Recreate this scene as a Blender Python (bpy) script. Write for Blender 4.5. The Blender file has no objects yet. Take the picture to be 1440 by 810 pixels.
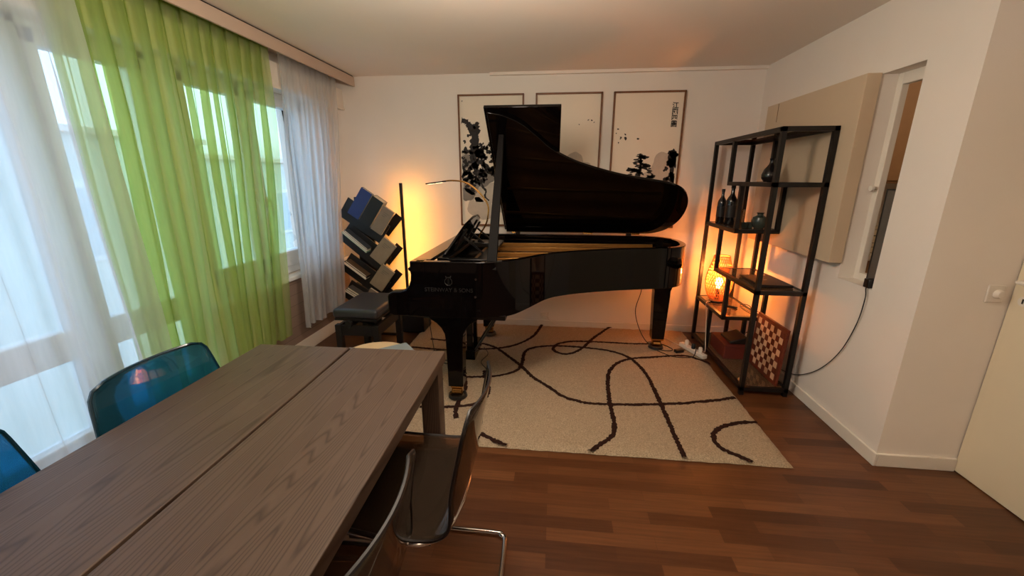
import bpy, bmesh, math, random
from mathutils import Vector, Matrix
random.seed(7)
S = bpy.context.scene
COL = S.collection
PI = math.pi
sin, cos = math.sin, math.cos

# ------------------------------------------------------------------ camera
YAW, PITCH, ROLL = .105168, .263886, .001524
fw = Vector((-sin(YAW)*cos(PITCH), cos(YAW)*cos(PITCH), -sin(PITCH)))
rt = Vector((cos(YAW), sin(YAW), 0)); up = rt.cross(fw)
r2 = cos(ROLL)*rt + sin(ROLL)*up; u2 = -sin(ROLL)*rt + cos(ROLL)*up
cam = bpy.data.cameras.new('camera'); camo = bpy.data.objects.new('camera', cam); COL.objects.link(camo)
camo.matrix_world = Matrix(((r2.x, u2.x, -fw.x, 0), (r2.y, u2.y, -fw.y, 0), (r2.z, u2.z, -fw.z, 1.48), (0, 0, 0, 1)))
cam.sensor_fit = 'HORIZONTAL'; cam.sensor_width = 36; cam.lens = 568.73/1440*36; cam.clip_start = .02
S.camera = camo

# ------------------------------------------------------------------ light and exposure
vs = S.view_settings
vs.view_transform = 'Standard'; vs.look = 'None'; vs.gamma = 1; vs.use_curve_mapping = False
vs.exposure = 1.0
S.cycles.transparent_max_bounces = 32
SKY = 1.85
W = bpy.data.worlds.new('sky'); S.world = W; W.use_nodes = True
nt = W.node_tree; bg = nt.nodes['Background']
tc = nt.nodes.new('ShaderNodeTexCoord'); sx = nt.nodes.new('ShaderNodeSeparateXYZ'); cr = nt.nodes.new('ShaderNodeValToRGB')
nt.links.new(tc.outputs['Generated'], sx.inputs[0]); nt.links.new(sx.outputs['Z'], cr.inputs[0]); nt.links.new(cr.outputs[0], bg.inputs[0])
cr.color_ramp.elements[0].position = 0.0; cr.color_ramp.elements[0].color = (.22, .25, .28, 1)
cr.color_ramp.elements[1].position = .08; cr.color_ramp.elements[1].color = (.55, .74, 1, 1)
bg.inputs[1].default_value = SKY

def lamp(name, kind, loc, power, color, size=.1, sizey=None, rot=(0, 0, 0), portal=False):
    l = bpy.data.lights.new(name, kind); l.energy = power; l.color = color
    if kind == 'AREA':
        l.size = size
        if sizey: l.shape = 'RECTANGLE'; l.size_y = sizey
        if portal: l.cycles.is_portal = True
    else: l.shadow_soft_size = size
    o = bpy.data.objects.new(name, l); COL.objects.link(o); o.location = loc; o.rotation_euler = rot
    return o
# daylight portal over the window wall (guides sampling only)
lamp('window_portal', 'AREA', (-2.5, 1.7, 1.12), 1, (1, 1, 1), 2.2, 4.0, (0, -PI/2, 0), True)
# added bare point light above the frame, fills the room
lamp('room_fill', 'POINT', (-.35, 1.5, 1.97), 27, (1, .85, .69), .16)
# added unseen uplight behind the photographer, brightens the ceiling
lamp('ceiling_fill', 'AREA', (.3, -1.2, 1.7), 30, (1, .85, .69), .5, .5, (PI, 0, 0))
# kitchen lamp beyond the hatch
lamp('kitchen_lamp', 'POINT', (2.9, 2.6, 2.2), 2.6, (1, .72, .46), .15)

# ------------------------------------------------------------------ materials
def lin(c):
    return tuple(((v/255)/12.92 if v/255 <= .04045 else ((v/255+.055)/1.055)**2.4) for v in c) + (1,)
def mat(name, rgb, rough=.5, metal=0, var=.06, scale=12, bump=0, bscale=60, coat=0, spec=.5):
    m = bpy.data.materials.new(name); m.use_nodes = True; n = m.node_tree; b = n.nodes['Principled BSDF']
    c = lin(rgb)
    t = n.nodes.new('ShaderNodeTexCoord'); nz = n.nodes.new('ShaderNodeTexNoise'); nz.inputs['Scale'].default_value = scale; nz.inputs['Detail'].default_value = 4
    n.links.new(t.outputs['Object'], nz.inputs['Vector'])
    r = n.nodes.new('ShaderNodeValToRGB'); n.links.new(nz.outputs[0], r.inputs[0])
    r.color_ramp.elements[0].position = .3; r.color_ramp.elements[1].position = .7
    r.color_ramp.elements[0].color = tuple(v*(1-var) for v in c[:3])+(1,); r.color_ramp.elements[1].color = tuple(min(1, v*(1+var)) for v in c[:3])+(1,)
    n.links.new(r.outputs[0], b.inputs['Base Color'])
    b.inputs['Roughness'].default_value = rough; b.inputs['Metallic'].default_value = metal
    b.inputs['Coat Weight'].default_value = coat; b.inputs['Specular IOR Level'].default_value = spec
    if bump:
        n2 = n.nodes.new('ShaderNodeTexNoise'); n2.inputs['Scale'].default_value = bscale; n2.inputs['Detail'].default_value = 3
        n.links.new(t.outputs['Object'], n2.inputs['Vector'])
        bp = n.nodes.new('ShaderNodeBump'); bp.inputs['Strength'].default_value = bump; bp.inputs['Distance'].default_value = .01
        n.links.new(n2.outputs[0], bp.inputs['Height']); n.links.new(bp.outputs[0], b.inputs['Normal'])
    return m
def emit(name, col, strength):
    m = bpy.data.materials.new(name); m.use_nodes = True; n = m.node_tree; n.nodes.clear()
    e = n.nodes.new('ShaderNodeEmission'); o = n.nodes.new('ShaderNodeOutputMaterial')
    e.inputs[0].default_value = tuple(col)+(1,); e.inputs[1].default_value = strength; n.links.new(e.outputs[0], o.inputs[0]); return m
def sheer(name, rgb, trans, translucent=.6):
    m = bpy.data.materials.new(name); m.use_nodes = True; n = m.node_tree; n.nodes.clear(); L = n.links
    o = n.nodes.new('ShaderNodeOutputMaterial'); c = lin(rgb)
    tr = n.nodes.new('ShaderNodeBsdfTransparent'); tr.inputs[0].default_value = tuple(.25+.75*v for v in c[:3])+(1,)
    df = n.nodes.new('ShaderNodeBsdfDiffuse'); df.inputs[0].default_value = c
    tl = n.nodes.new('ShaderNodeBsdfTranslucent'); tl.inputs[0].default_value = c
    m1 = n.nodes.new('ShaderNodeMixShader'); m1.inputs[0].default_value = translucent; L.new(df.outputs[0], m1.inputs[1]); L.new(tl.outputs[0], m1.inputs[2])
    m2 = n.nodes.new('ShaderNodeMixShader')
    t = n.nodes.new('ShaderNodeTexCoord'); mp = n.nodes.new('ShaderNodeMapping'); mp.inputs['Scale'].default_value = (30, 30, 3)
    nz = n.nodes.new('ShaderNodeTexNoise'); nz.inputs['Scale'].default_value = 2
    L.new(t.outputs['Object'], mp.inputs[0]); L.new(mp.outputs[0], nz.inputs['Vector'])
    mr = n.nodes.new('ShaderNodeMapRange'); mr.inputs[3].default_value = 1-trans-.05; mr.inputs[4].default_value = 1-trans+.05
    L.new(nz.outputs[0], mr.inputs[0]); L.new(mr.outputs[0], m2.inputs[0])
    L.new(tr.outputs[0], m2.inputs[1]); L.new(m1.outputs[0], m2.inputs[2]); L.new(m2.outputs[0], o.inputs[0]); return m
def clear(name, rgb, gloss=.08, rough=.03, body=.0):
    """thin tinted transparent plastic or glass"""
    m = bpy.data.materials.new(name); m.use_nodes = True; n = m.node_tree; n.nodes.clear(); L = n.links
    o = n.nodes.new('ShaderNodeOutputMaterial'); c = lin(rgb)
    tr = n.nodes.new('ShaderNodeBsdfTransparent'); tr.inputs[0].default_value = c
    df = n.nodes.new('ShaderNodeBsdfDiffuse'); df.inputs[0].default_value = c
    gl = n.nodes.new('ShaderNodeBsdfGlossy'); gl.inputs['Roughness'].default_value = rough; gl.inputs[0].default_value = (1, 1, 1, 1)
    m0 = n.nodes.new('ShaderNodeMixShader'); m0.inputs[0].default_value = body; L.new(tr.outputs[0], m0.inputs[1]); L.new(df.outputs[0], m0.inputs[2])
    fr = n.nodes.new('ShaderNodeFresnel'); fr.inputs[0].default_value = 1.0+gloss*5
    m1 = n.nodes.new('ShaderNodeMixShader'); L.new(fr.outputs[0], m1.inputs[0]); L.new(m0.outputs[0], m1.inputs[1]); L.new(gl.outputs[0], m1.inputs[2]); L.new(m1.outputs[0], o.inputs[0]); return m

def floor_mat():
    m = bpy.data.materials.new('parquet'); m.use_nodes = True; n = m.node_tree; L = n.links; b = n.nodes['Principled BSDF']
    t = n.nodes.new('ShaderNodeTexCoord')
    br = n.nodes.new('ShaderNodeTexBrick'); br.offset = .37; br.offset_frequency = 2; br.squash = 1
    br.inputs['Scale'].default_value = 1; br.inputs['Brick Width'].default_value = .46; br.inputs['Row Height'].default_value = .066
    br.inputs['Mortar Size'].default_value = .0007; br.inputs['Bias'].default_value = .0
    br.inputs['Color1'].default_value = (0, 0, 0, 1); br.inputs['Color2'].default_value = (1, 1, 1, 1); br.inputs['Mortar'].default_value = (.2, .2, .2, 1)
    L.new(t.outputs['Object'], br.inputs['Vector'])
    mp = n.nodes.new('ShaderNodeMapping'); mp.inputs['Scale'].default_value = (2.2, 38, 1); L.new(t.outputs['Object'], mp.inputs[0])
    nz = n.nodes.new('ShaderNodeTexNoise'); nz.inputs['Scale'].default_value = 2.0; nz.inputs['Detail'].default_value = 5; L.new(mp.outputs[0], nz.inputs['Vector'])
    r1 = n.nodes.new('ShaderNodeValToRGB'); e = r1.color_ramp
    e.elements[0].color = lin((76, 44, 24)); e.elements[1].color = lin((112, 71, 42)); e.elements.new(.5).color = lin((95, 57, 32))
    L.new(br.outputs['Color'], r1.inputs[0])
    r2 = n.nodes.new('ShaderNodeValToRGB'); r2.color_ramp.elements[0].color = (.72, .70, .68, 1); r2.color_ramp.elements[1].color = (1.08, 1.08, 1.08, 1)
    r2.color_ramp.elements[0].position = .3; r2.color_ramp.elements[1].position = .65
    L.new(nz.outputs[0], r2.inputs[0])
    mx = n.nodes.new('ShaderNodeMixRGB'); mx.blend_type = 'MULTIPLY'; mx.inputs[0].default_value = .8
    L.new(r1.outputs[0], mx.inputs[1]); L.new(r2.outputs[0], mx.inputs[2]); L.new(mx.outputs[0], b.inputs['Base Color'])
    b.inputs['Roughness'].default_value = .36; b.inputs['Specular IOR Level'].default_value = .4
    return m
def oak_mat():
    m = bpy.data.materials.new('dark_oak'); m.use_nodes = True; n = m.node_tree; L = n.links; b = n.nodes['Principled BSDF']
    t = n.nodes.new('ShaderNodeTexCoord')
    mp = n.nodes.new('ShaderNodeMapping'); mp.inputs['Scale'].default_value = (8, .42, 1); L.new(t.outputs['Object'], mp.inputs[0])
    nz = n.nodes.new('ShaderNodeTexNoise'); nz.inputs['Scale'].default_value = 1.1; nz.inputs['Detail'].default_value = .6; nz.inputs['Distortion'].default_value = .15
    L.new(mp.outputs[0], nz.inputs['Vector'])
    ml = n.nodes.new('ShaderNodeMath'); ml.operation = 'MULTIPLY'; ml.inputs[1].default_value = 36; L.new(nz.outputs[0], ml.inputs[0])
    fr = n.nodes.new('ShaderNodeMath'); fr.operation = 'FRACT'; L.new(ml.outputs[0], fr.inputs[0])
    r1 = n.nodes.new('ShaderNodeValToRGB'); e = r1.color_ramp
    e.elements[0].position = 0; e.elements[0].color = lin((62, 46, 36)); e.elements[1].position = .3; e.elements[1].color = lin((86, 69, 57)); e.elements.new(.8).color = lin((82, 65, 53)); e.elements.new(1).color = lin((60, 44, 35))
    L.new(fr.outputs[0], r1.inputs[0])
    mp2 = n.nodes.new('ShaderNodeMapping'); mp2.inputs['Scale'].default_value = (620, 16, 1); L.new(t.outputs['Object'], mp2.inputs[0])
    n2 = n.nodes.new('ShaderNodeTexNoise'); n2.inputs['Scale'].default_value = 1; n2.inputs['Detail'].default_value = 3; L.new(mp2.outputs[0], n2.inputs['Vector'])
    r2 = n.nodes.new('ShaderNodeValToRGB'); r2.color_ramp.elements[0].position = .32; r2.color_ramp.elements[0].color = (.62, .6, .58, 1); r2.color_ramp.elements[1].position = .52; r2.color_ramp.elements[1].color = (1, 1, 1, 1)
    L.new(n2.outputs[0], r2.inputs[0])
    mx = n.nodes.new('ShaderNodeMixRGB'); mx.blend_type = 'MULTIPLY'; mx.inputs[0].default_value = .3
    L.new(r1.outputs[0], mx.inputs[1]); L.new(r2.outputs[0], mx.inputs[2]); L.new(mx.outputs[0], b.inputs['Base Color'])
    b.inputs['Roughness'].default_value = .5; b.inputs['Specular IOR Level'].default_value = .35
    bp = n.nodes.new('ShaderNodeBump'); bp.inputs['Strength'].default_value = .15; bp.inputs['Distance'].default_value = .002
    L.new(mx.outputs[0], bp.inputs['Height']); L.new(bp.outputs[0], b.inputs['Normal'])
    return m
def plank_mat(name, rgb, row):
    m = bpy.data.materials.new(name); m.use_nodes = True; n = m.node_tree; L = n.links; b = n.nodes['Principled BSDF']
    t = n.nodes.new('ShaderNodeTexCoord'); mp = n.nodes.new('ShaderNodeMapping'); mp.inputs['Rotation'].default_value = (0, 0, 0)
    sp = n.nodes.new('ShaderNodeSeparateXYZ'); L.new(t.outputs['Object'], sp.inputs[0])
    cb = n.nodes.new('ShaderNodeCombineXYZ'); L.new(sp.outputs['Y'], cb.inputs[0]); L.new(sp.outputs['Z'], cb.inputs[1])
    br = n.nodes.new('ShaderNodeTexBrick'); br.inputs['Scale'].default_value = 1; br.inputs['Brick Width'].default_value = 1.3; br.inputs['Row Height'].default_value = row; br.inputs['Mortar Size'].default_value = .0025
    c = lin(rgb); br.inputs['Color1'].default_value = c; br.inputs['Color2'].default_value = tuple(v*.86 for v in c[:3])+(1,); br.inputs['Mortar'].default_value = tuple(v*.6 for v in c[:3])+(1,)
    L.new(cb.outputs[0], br.inputs['Vector']); L.new(br.outputs['Color'], b.inputs['Base Color']); b.inputs['Roughness'].default_value = .45
    return m
def rug_mat(name, rgb, dark):
    m = mat(name, rgb, .95, 0, .3 if not dark else .3, 150, 1.0, 200, spec=.1)
    return m

M = {}
M['wall'] = mat('wall_plaster', (234, 226, 216), .85, 0, .015, 3, .04, 140)
M['ceiling'] = mat('ceiling_paint', (236, 226, 214), .9, 0, .012, 2)
M['white'] = mat('white_paint', (228, 220, 208), .5, 0, .02, 5)
M['pelmet'] = mat('pelmet_paint', (196, 174, 156), .6, 0, .02, 5)
M['upvc'] = mat('window_white', (235, 238, 238), .35, 0, .015, 5)
M['cream'] = mat('door_cream', (226, 212, 184), .45, 0, .02, 3)
M['panel'] = mat('hatch_panel_beige', (205, 184, 156), .6, 0, .02, 4)
M['floor'] = floor_mat()
M['oak'] = oak_mat()
M['piano'] = mat('black_lacquer', (6, 4, 4), .05, 0, .1, 6, coat=0, spec=.26)
M['piano_in'] = mat('dark_brown_lacquer', (22, 14, 10), .2, 0, .15, 8)
M['piano_satin'] = mat('satin_black', (8, 6, 6), .3, 0, .1, 8)
M['piano_matte'] = mat('matte_black_wood', (10, 7, 6), .6, 0, .1, 8, spec=.12)
M['gold'] = mat('bronze_plate', (176, 128, 66), .38, .85, .1, 9)
M['sound'] = mat('spruce_soundboard', (176, 122, 70), .4, 0, .12, 14)
M['string'] = mat('steel_strings', (170, 140, 100), .3, 1)
M['felt'] = mat('dark_felt', (70, 22, 20), .9)
M['brass'] = mat('brass', (196, 150, 84), .25, 1)
M['letter'] = mat('dull_brass_lettering', (19, 16, 14), .5, 0)
M['ivory'] = mat('ivory_keys', (235, 230, 215), .3)
M['ebony'] = mat('ebony_keys', (14, 12, 12), .3)
M['chrome'] = mat('chrome', (205, 200, 196), .12, 1, .02)
M['blackmetal'] = mat('black_powder_metal', (16, 12, 11), .45, .2, .1, 10)
M['blackplastic'] = mat('black_plastic', (20, 19, 20), .4)
M['leather'] = mat('black_leather', (50, 50, 54), .3, 0, .1, 20, .2, 260)
M['blackwood'] = mat('black_wood', (22, 19, 18), .4, 0, .15, 14)
M['frame'] = mat('walnut_frame', (112, 68, 34), .45, 0, .2, 30)
M['paper'] = mat('art_paper', (232, 219, 200), .7, 0, .02, 3)
M['ink'] = mat('ink_black', (38, 34, 34), .8, 0, .35, 26)
M['ink2'] = mat('ink_grey', (128, 120, 112), .8, 0, .15, 18)
M['ink3'] = mat('ink_pale', (190, 178, 163), .8, 0, .06, 18)
M['smoke'] = clear('smoke_brown_plastic', (176, 148, 124), .08, .03, .06)
M['teal'] = clear('petrol_blue_plastic', (70, 160, 196), .09, .03, .12)
M['pane'] = clear('window_glass', (242, 248, 250), .04, .01, 0)
M['shelfglass'] = clear('tan_lit_shelf_glass', (176, 140, 106), .09, .02, .28)  # tan of the lamp light on the glass is put into this colour
M['glass'] = clear('drinking_glass', (235, 228, 215), .09, .02, .02)
M['bottle'] = mat('dark_bottle_glass', (16, 16, 18), .08, 0, .1, 8, coat=.5)
M['jar'] = mat('grey_green_ceramic', (58, 68, 62), .25, 0, .15, 14)
M['vase'] = mat('black_ceramic', (20, 19, 21), .18, 0, .2, 12)
M['rattan'] = mat('rattan', (206, 140, 78), .6, 0, .2, 40)
M['red'] = mat('red_box', (96, 34, 24), .55, 0, .1, 8)
M['chesslight'] = mat('maple_square', (214, 176, 140), .4, 0, .12, 20)
M['chessdark'] = mat('mahogany_square', (104, 42, 24), .4, 0, .2, 20)
M['cablewhite'] = mat('white_cable', (220, 205, 185), .5)
M['cableblack'] = mat('black_cable', (24, 18, 17), .5)
M['cork'] = mat('parapet_boards', (150, 126, 112), .5)
M['planks'] = plank_mat('parapet_planks', (150, 128, 116), .09)
M['rug'] = rug_mat('cream_rug_pile', (180, 160, 134), False)
M['rugline'] = rug_mat('dark_rug_pile', (52, 32, 26), True)
M['sheerwhite'] = sheer('white_voile', (236, 238, 240), .44, .72)
M['sheergreen'] = sheer('lime_voile', (210, 226, 160), .62, .58)
M['stool'] = mat('pale_seat_felt', (206, 178, 138), .7, 0, .04, 20)
M['sheet'] = mat('blue_grey_sheet', (128, 138, 140), .6)
M['facade'] = mat('pale_render', (214, 222, 214), .9, 0, .05, 2, .1, 30)
M['facadeglass'] = mat('facade_glass', (196, 210, 214), .3)
M['cabinet'] = mat('kitchen_tan', (176, 138, 100), .55)
M['ledstrip'] = emit('led_strip_light', (1, .38, .055), 46)
M['bulb'] = emit('bulb_light', (1, .45, .12), 14)
M['headlight'] = emit('lamp_head_light', (1, .74, .4), 2)
BOOKC = {'navy': (34, 52, 108), 'black': (26, 24, 24), 'greybeige': (128, 112, 94), 'stone': (140, 122, 98), 'mint': (120, 170, 150), 'white': (214, 208, 196), 'brown': (96, 72, 50), 'grey': (90, 84, 78), 'slate': (66, 72, 80), 'green': (58, 84, 66)}
for k, v in BOOKC.items(): M['book_'+k] = mat('cover_'+k, v, .45, 0, .06, 20)
M['pages'] = mat('book_pages', (226, 214, 190), .8, 0, .08, 90)

# ------------------------------------------------------------------ mesh helpers
class MB:
    def __init__(s): s.v = []; s.f = []; s.m = []
    def add(s, vs, fs, mi=0):
        o = len(s.v); s.v += [tuple(v) for v in vs]; s.f += [tuple(i+o for i in f) for f in fs]; s.m += [mi]*len(fs); return s
    def box(s, x0, x1, y0, y1, z0, z1, mi=0, mtx=None):
        vs = [Vector((x, y, z)) for z in (z0, z1) for y in (y0, y1) for x in (x0, x1)]
        if mtx is not None: vs = [mtx @ v for v in vs]
        return s.add(vs, [(0, 2, 3, 1), (4, 5, 7, 6), (0, 1, 5, 4), (2, 6, 7, 3), (0, 4, 6, 2), (1, 3, 7, 5)], mi)
    def obox(s, p0, p1, w, d, up=(0, 0, 1), mi=0):
        p0, p1 = Vector(p0), Vector(p1); z = (p1-p0).normalized(); u = Vector(up)
        if abs(z.dot(u)) > .99: u = Vector((0, 1, 0))
        x = u.cross(z).normalized(); y = z.cross(x)
        vs = [p + x*a*w/2 + y*b*d/2 for p in (p0, p1) for b in (-1, 1) for a in (-1, 1)]
        return s.add(vs, [(0, 2, 3, 1), (4, 5, 7, 6), (0, 1, 5, 4), (2, 6, 7, 3), (0, 4, 6, 2), (1, 3, 7, 5)], mi)
    def tube(s, pts, r, n=10, closed=False, mi=0, cap=True):
        P = [Vector(p) for p in pts]; k = len(P); R = r if isinstance(r, (list, tuple)) else [r]*k
        T = []
        for i in range(k):
            a = P[(i-1) % k] if (closed or i > 0) else P[i]; b = P[(i+1) % k] if (closed or i < k-1) else P[i]
            d = b-a; T.append(d.normalized() if d.length > 1e-9 else Vector((0, 0, 1)))
        u = T[0].orthogonal().normalized(); vs = []
        for i in range(k):
            u = (u - T[i]*u.dot(T[i])); u = u.normalized() if u.length > 1e-6 else T[i].orthogonal().normalized()
            w = T[i].cross(u)
            for j in range(n):
                a = 2*PI*j/n; vs.append(P[i] + (u*cos(a)+w*sin(a))*R[i])
        fs = []
        for i in range(k if closed else k-1):
            for j in range(n):
                a = i*n+j; b = i*n+(j+1) % n; c = ((i+1) % k)*n+(j+1) % n; d = ((i+1) % k)*n+j; fs.append((a, b, c, d))
        if not closed and cap: fs += [tuple(range(n-1, -1, -1)), tuple((k-1)*n+j for j in range(n))]
        return s.add(vs, fs, mi)
    def lathe(s, prof, c=(0, 0, 0), n=28, mi=0, axis='Z'):
        vs = []; cx, cy, cz = c
        for r, z in prof:
            for j in range(n):
                a = 2*PI*j/n
                if axis == 'Z': vs.append((cx+r*cos(a), cy+r*sin(a), cz+z))
                elif axis == 'X': vs.append((cx+z, cy+r*cos(a), cz+r*sin(a)))
                else: vs.append((cx+r*sin(a), cy+z, cz+r*cos(a)))
        fs = []
        for i in range(len(prof)-1):
            for j in range(n): fs.append((i*n+j, i*n+(j+1) % n, (i+1)*n+(j+1) % n, (i+1)*n+j))
        fs += [tuple(range(n-1, -1, -1)), tuple((len(prof)-1)*n+j for j in range(n))]
        return s.add(vs, fs, mi)
    def prism(s, poly, f0, f1, mi=0):
        """poly: 2-D points; f0/f1 map a 2-D point to its 3-D place on either face"""
        n = len(poly); vs = [f0(p) for p in poly]+[f1(p) for p in poly]
        fs = [tuple(range(n-1, -1, -1)), tuple(range(n, 2*n))]+[(i, (i+1) % n, n+(i+1) % n, n+i) for i in range(n)]
        return s.add(vs, fs, mi)
    def build(s, name, ms, parent=None, bevel=0, seg=2, smooth=40, solid=0, subd=0):
        me = bpy.data.meshes.new(name); me.from_pydata([tuple(v) for v in s.v], [], s.f)
        ms = ms if isinstance(ms, (list, tuple)) else [ms]
        for m in ms: me.materials.append(m)
        me.polygons.foreach_set('material_index', s.m); me.polygons.foreach_set('use_smooth', [bool(smooth)]*len(me.polygons))
        bm = bmesh.new(); bm.from_mesh(me); bmesh.ops.recalc_face_normals(bm, faces=bm.faces[:]); bm.to_mesh(me); bm.free()
        if smooth: me.set_sharp_from_angle(angle=math.radians(smooth))
        o = bpy.data.objects.new(name, me); COL.objects.link(o)
        if parent: o.parent = parent
        if solid:
            d = o.modifiers.new('solid', 'SOLIDIFY'); d.thickness = solid; d.offset = 0
        if bevel:
            d = o.modifiers.new('bevel', 'BEVEL'); d.width = bevel; d.segments = seg; d.limit_method = 'ANGLE'; d.angle_limit = math.radians(35)
        if subd:
            d = o.modifiers.new('subd', 'SUBSURF'); d.levels = subd; d.render_levels = subd
        return o
def spline(pts, n=8, closed=False):
    P = [Vector(p) for p in pts]; k = len(P); out = []
    for i in range(k if closed else k-1):
        if closed: a, b, c, d = P[(i-1) % k], P[i], P[(i+1) % k], P[(i+2) % k]
        else: a, b, c, d = P[max(i-1, 0)], P[i], P[i+1], P[min(i+2, k-1)]
        for j in range(n):
            t = j/n; out.append(.5*((2*b)+(-a+c)*t+(2*a-5*b+4*c-d)*t*t+(-a+3*b-3*c+d)*t**3))
    if not closed: out.append(P[-1])
    return out
def tag(o, label=None, cat=None, group=None, kind=None):
    if label: o['label'] = label
    if cat: o['category'] = cat
    if group: o['group'] = group
    if kind: o['kind'] = kind
    return o
def thing(name, label, cat, loc=(0, 0, 0), rz=0, group=None):
    o = bpy.data.objects.new(name, None); COL.objects.link(o); o.location = loc; o.rotation_euler = (0, 0, rz); o.empty_display_size = .1
    return tag(o, label, cat, group)
def struct(o, label, cat): return tag(o, label, cat, None, 'structure')
def copy_tree(o, parent=None):
    c = o.copy(); COL.objects.link(c)
    if parent: c.parent = parent
    for ch in list(o.children): copy_tree(ch, c)
    return c

# ------------------------------------------------------------------ the room
XL, XR, D, H = -2.17, 1.738, 3.97, 2.396
XD, YF, YB = 2.12, 2.045, -4.5      # door wall, facing stub wall, rear wall
b = MB().box(-2.5, 3.9, YB-.2, D+.2, -.12, 0)
struct(b.build('floor', M['floor']), 'brown wood strip parquet floor', 'floor')
struct(MB().box(-2.5, 3.9, YB-.2, D+.2, H, H+.15).build('ceiling', M['ceiling']), 'warm white painted ceiling', 'ceiling')
b = MB().box(-2.5, 3.9, D, D+.2, 0, H)
struct(b.build('wall_back', M['wall']), 'white back wall behind the piano', 'wall')
# shallow ceiling step over the pictures
struct(MB().box(-.62, XR, D-.035, D, 2.372, H).build('trim_1', M['ceiling']), 'shallow strip where back wall meets the ceiling', 'trim')
# left wall with window openings
WZ0, WZ1 = .70, 2.13
piers = [(YB, .1), (.90, .98), (1.58, 1.66), (2.20, 2.32), (2.84, 2.93), (3.60, D)]
DZ0 = .10
b = MB().box(XL-.3, XL, YB, .1, 0, WZ0).box(XL-.3, XL, .1, 2.20, 0, DZ0).box(XL-.3, XL, 2.20, D, 0, WZ0).box(XL-.3, XL, YB, D, WZ1, H)
for i, (a, c) in enumerate(piers):
    if i in (0, 3, 5): b.box(XL-.3, XL, a, c, WZ0, WZ1)
struct(b.build('wall_left', M['wall']), 'white window wall with low parapet behind the curtains', 'wall')
struct(MB().box(XL, -2.03, YB, D, 2.12, 2.285).box(-2.06, -2.02, YB, D, 2.105, 2.125).build('trim_2', M['white'], bevel=.003), 'boxed roller shutter casing above the windows', 'trim')
struct(MB().box(-2.10, -1.908, YB, D-.02, 2.372, 2.385).box(-1.908, -1.892, YB, D-.02, 2.305, 2.385).build('trim_3', M['pelmet'], bevel=.002), 'white curtain pelmet running along the ceiling', 'trim')
struct(MB().box(-1.935, -1.905, YB, D-.02, 2.3855, H).build('trim_4', M['blackmetal']), 'black strip standing in for the shadow gap above the pelmet', 'trim')  # solid black strip takes the place of the gap's shade
struct(MB().box(XL, XL+.018, 2.70, D, .12, WZ0-.03).build('trim_5', M['planks']), 'grey brown boards cladding the low wall under the windows', 'trim')
struct(MB().box(XL-.02, XL+.055, 2.24, D, WZ0-.03, WZ0+.005).build('trim_6', M['upvc'], bevel=.006), 'white window ledge', 'window sill')
struct(MB().box(XL, XL+.02, YB, D, 0, .12).build('baseboard_left', M['white'], bevel=.004), 'white skirting below the windows', 'baseboard')
struct(MB().box(-2.15, XR, D-.014, D, 0, .07).build('baseboard_back', M['white'], bevel=.004), 'white skirting along the back wall', 'baseboard')
# right wall with the serving hatch
HY0, HY1, HZ0, HZ1 = 2.335, 2.615, .895, 2.03
b = MB().box(XR, XR+.12, YF, HY0, 0, H).box(XR, XR+.12, HY1, D, 0, H).box(XR, XR+.12, HY0, HY1, 0, HZ0).box(XR, XR+.12, HY0, HY1, HZ1, H)
struct(b.build('wall_right', M['wall'], smooth=0), 'white right wall with the serving hatch', 'wall')
struct(MB().box(XR+.12, 3.9, YF, YF+.12, 0, H).build('wall_front', M['wall'], smooth=0), 'short wall turning toward the door', 'wall')
b = MB().box(XD+.03, XD+.15, 2.045, YF, 0, H).box(XD+.03, XD+.15, YB, 1.06, 0, H).box(XD+.03, XD+.15, 1.06, 2.045, 2.06, H)
struct(b.build('wall_door_side', M['wall'], smooth=0), 'wall holding the cream door at right', 'wall')
struct(MB().box(-2.5, 3.9, YB-.2, YB, 0, H).build('wall_rear', M['wall']), 'rear wall of the room', 'wall')
struct(MB().box(XR-.014, XR, YF-.014, D, 0, .075).build('baseboard_right', M['white'], bevel=.004), 'white skirting along the right wall', 'baseboard')
struct(MB().box(XR, XD, YF-.014, YF, 0, .075).build('baseboard_front', M['white'], bevel=.004), 'white skirting along the short wall', 'baseboard')
# hatch window frame
fr = MB(); x0, x1 = XR+.085, XR+.12
fr.box(x0, x1, HY1-.04, HY1, HZ0, HZ1).box(x0, x1, HY0, HY1-.04, HZ1-.06, HZ1).box(x0, x1, HY0, HY1-.04, HZ0, HZ0+.045)
wf = struct(fr.build('window_5', M['white'], bevel=.003), 'white frame of the serving hatch to the kitchen', 'window')
MB().lathe([(.001, 0), (.016, 0), (.018, .012), (.009, .02), (.009, .035)], (x0-.035, HY1-.03, 1.43), 16, 0, 'X').build('window_knob', M['white'], wf)
struct(MB().box(XR-.004, XR+.085, HY0+.001, HY1-.001, HZ0+.0002, HZ0+.004).build('trim_7', M['white'], bevel=.002), 'white sill of the serving hatch', 'sill')
# door
dr = tag(MB().box(XD, XD+.045, 1.10, 2.04, .006, 2.04).build('door_1', M['cream'], bevel=.003), 'cream flush door at the right edge', 'door', None, 'structure')
h = MB().lathe([(.001, 0), (.022, 0), (.022, .008), (.009, .012), (.009, .05), (.001, .05)], (XD, 1.985, 1.035), 16, 0, 'X')
h2 = MB(); h2.tube([(XD-.008, 1.985, 1.035), (XD-.05, 1.985, 1.035), (XD-.052, 1.96, 1.035), (XD-.052, 1.86, 1.035)], .009, 10); h2.lathe([(.001, -.006), (.024, -.006), (.024, 0), (.001, 0)], (XD, 1.985, 1.035), 16, 0, 'X')
h2.build('door_handle', M['white'], dr)
kh = MB().lathe([(.001, -.004), (.022, -.004), (.022, 0), (.001, 0)], (XD, 1.985, .945), 18, 0, 'X').box(XD-.006, XD-.003, 1.982, 1.988, .935, .957, 1)
kh.build('keyhole_plate', [M['white'], M['blackplastic']], dr)
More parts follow.
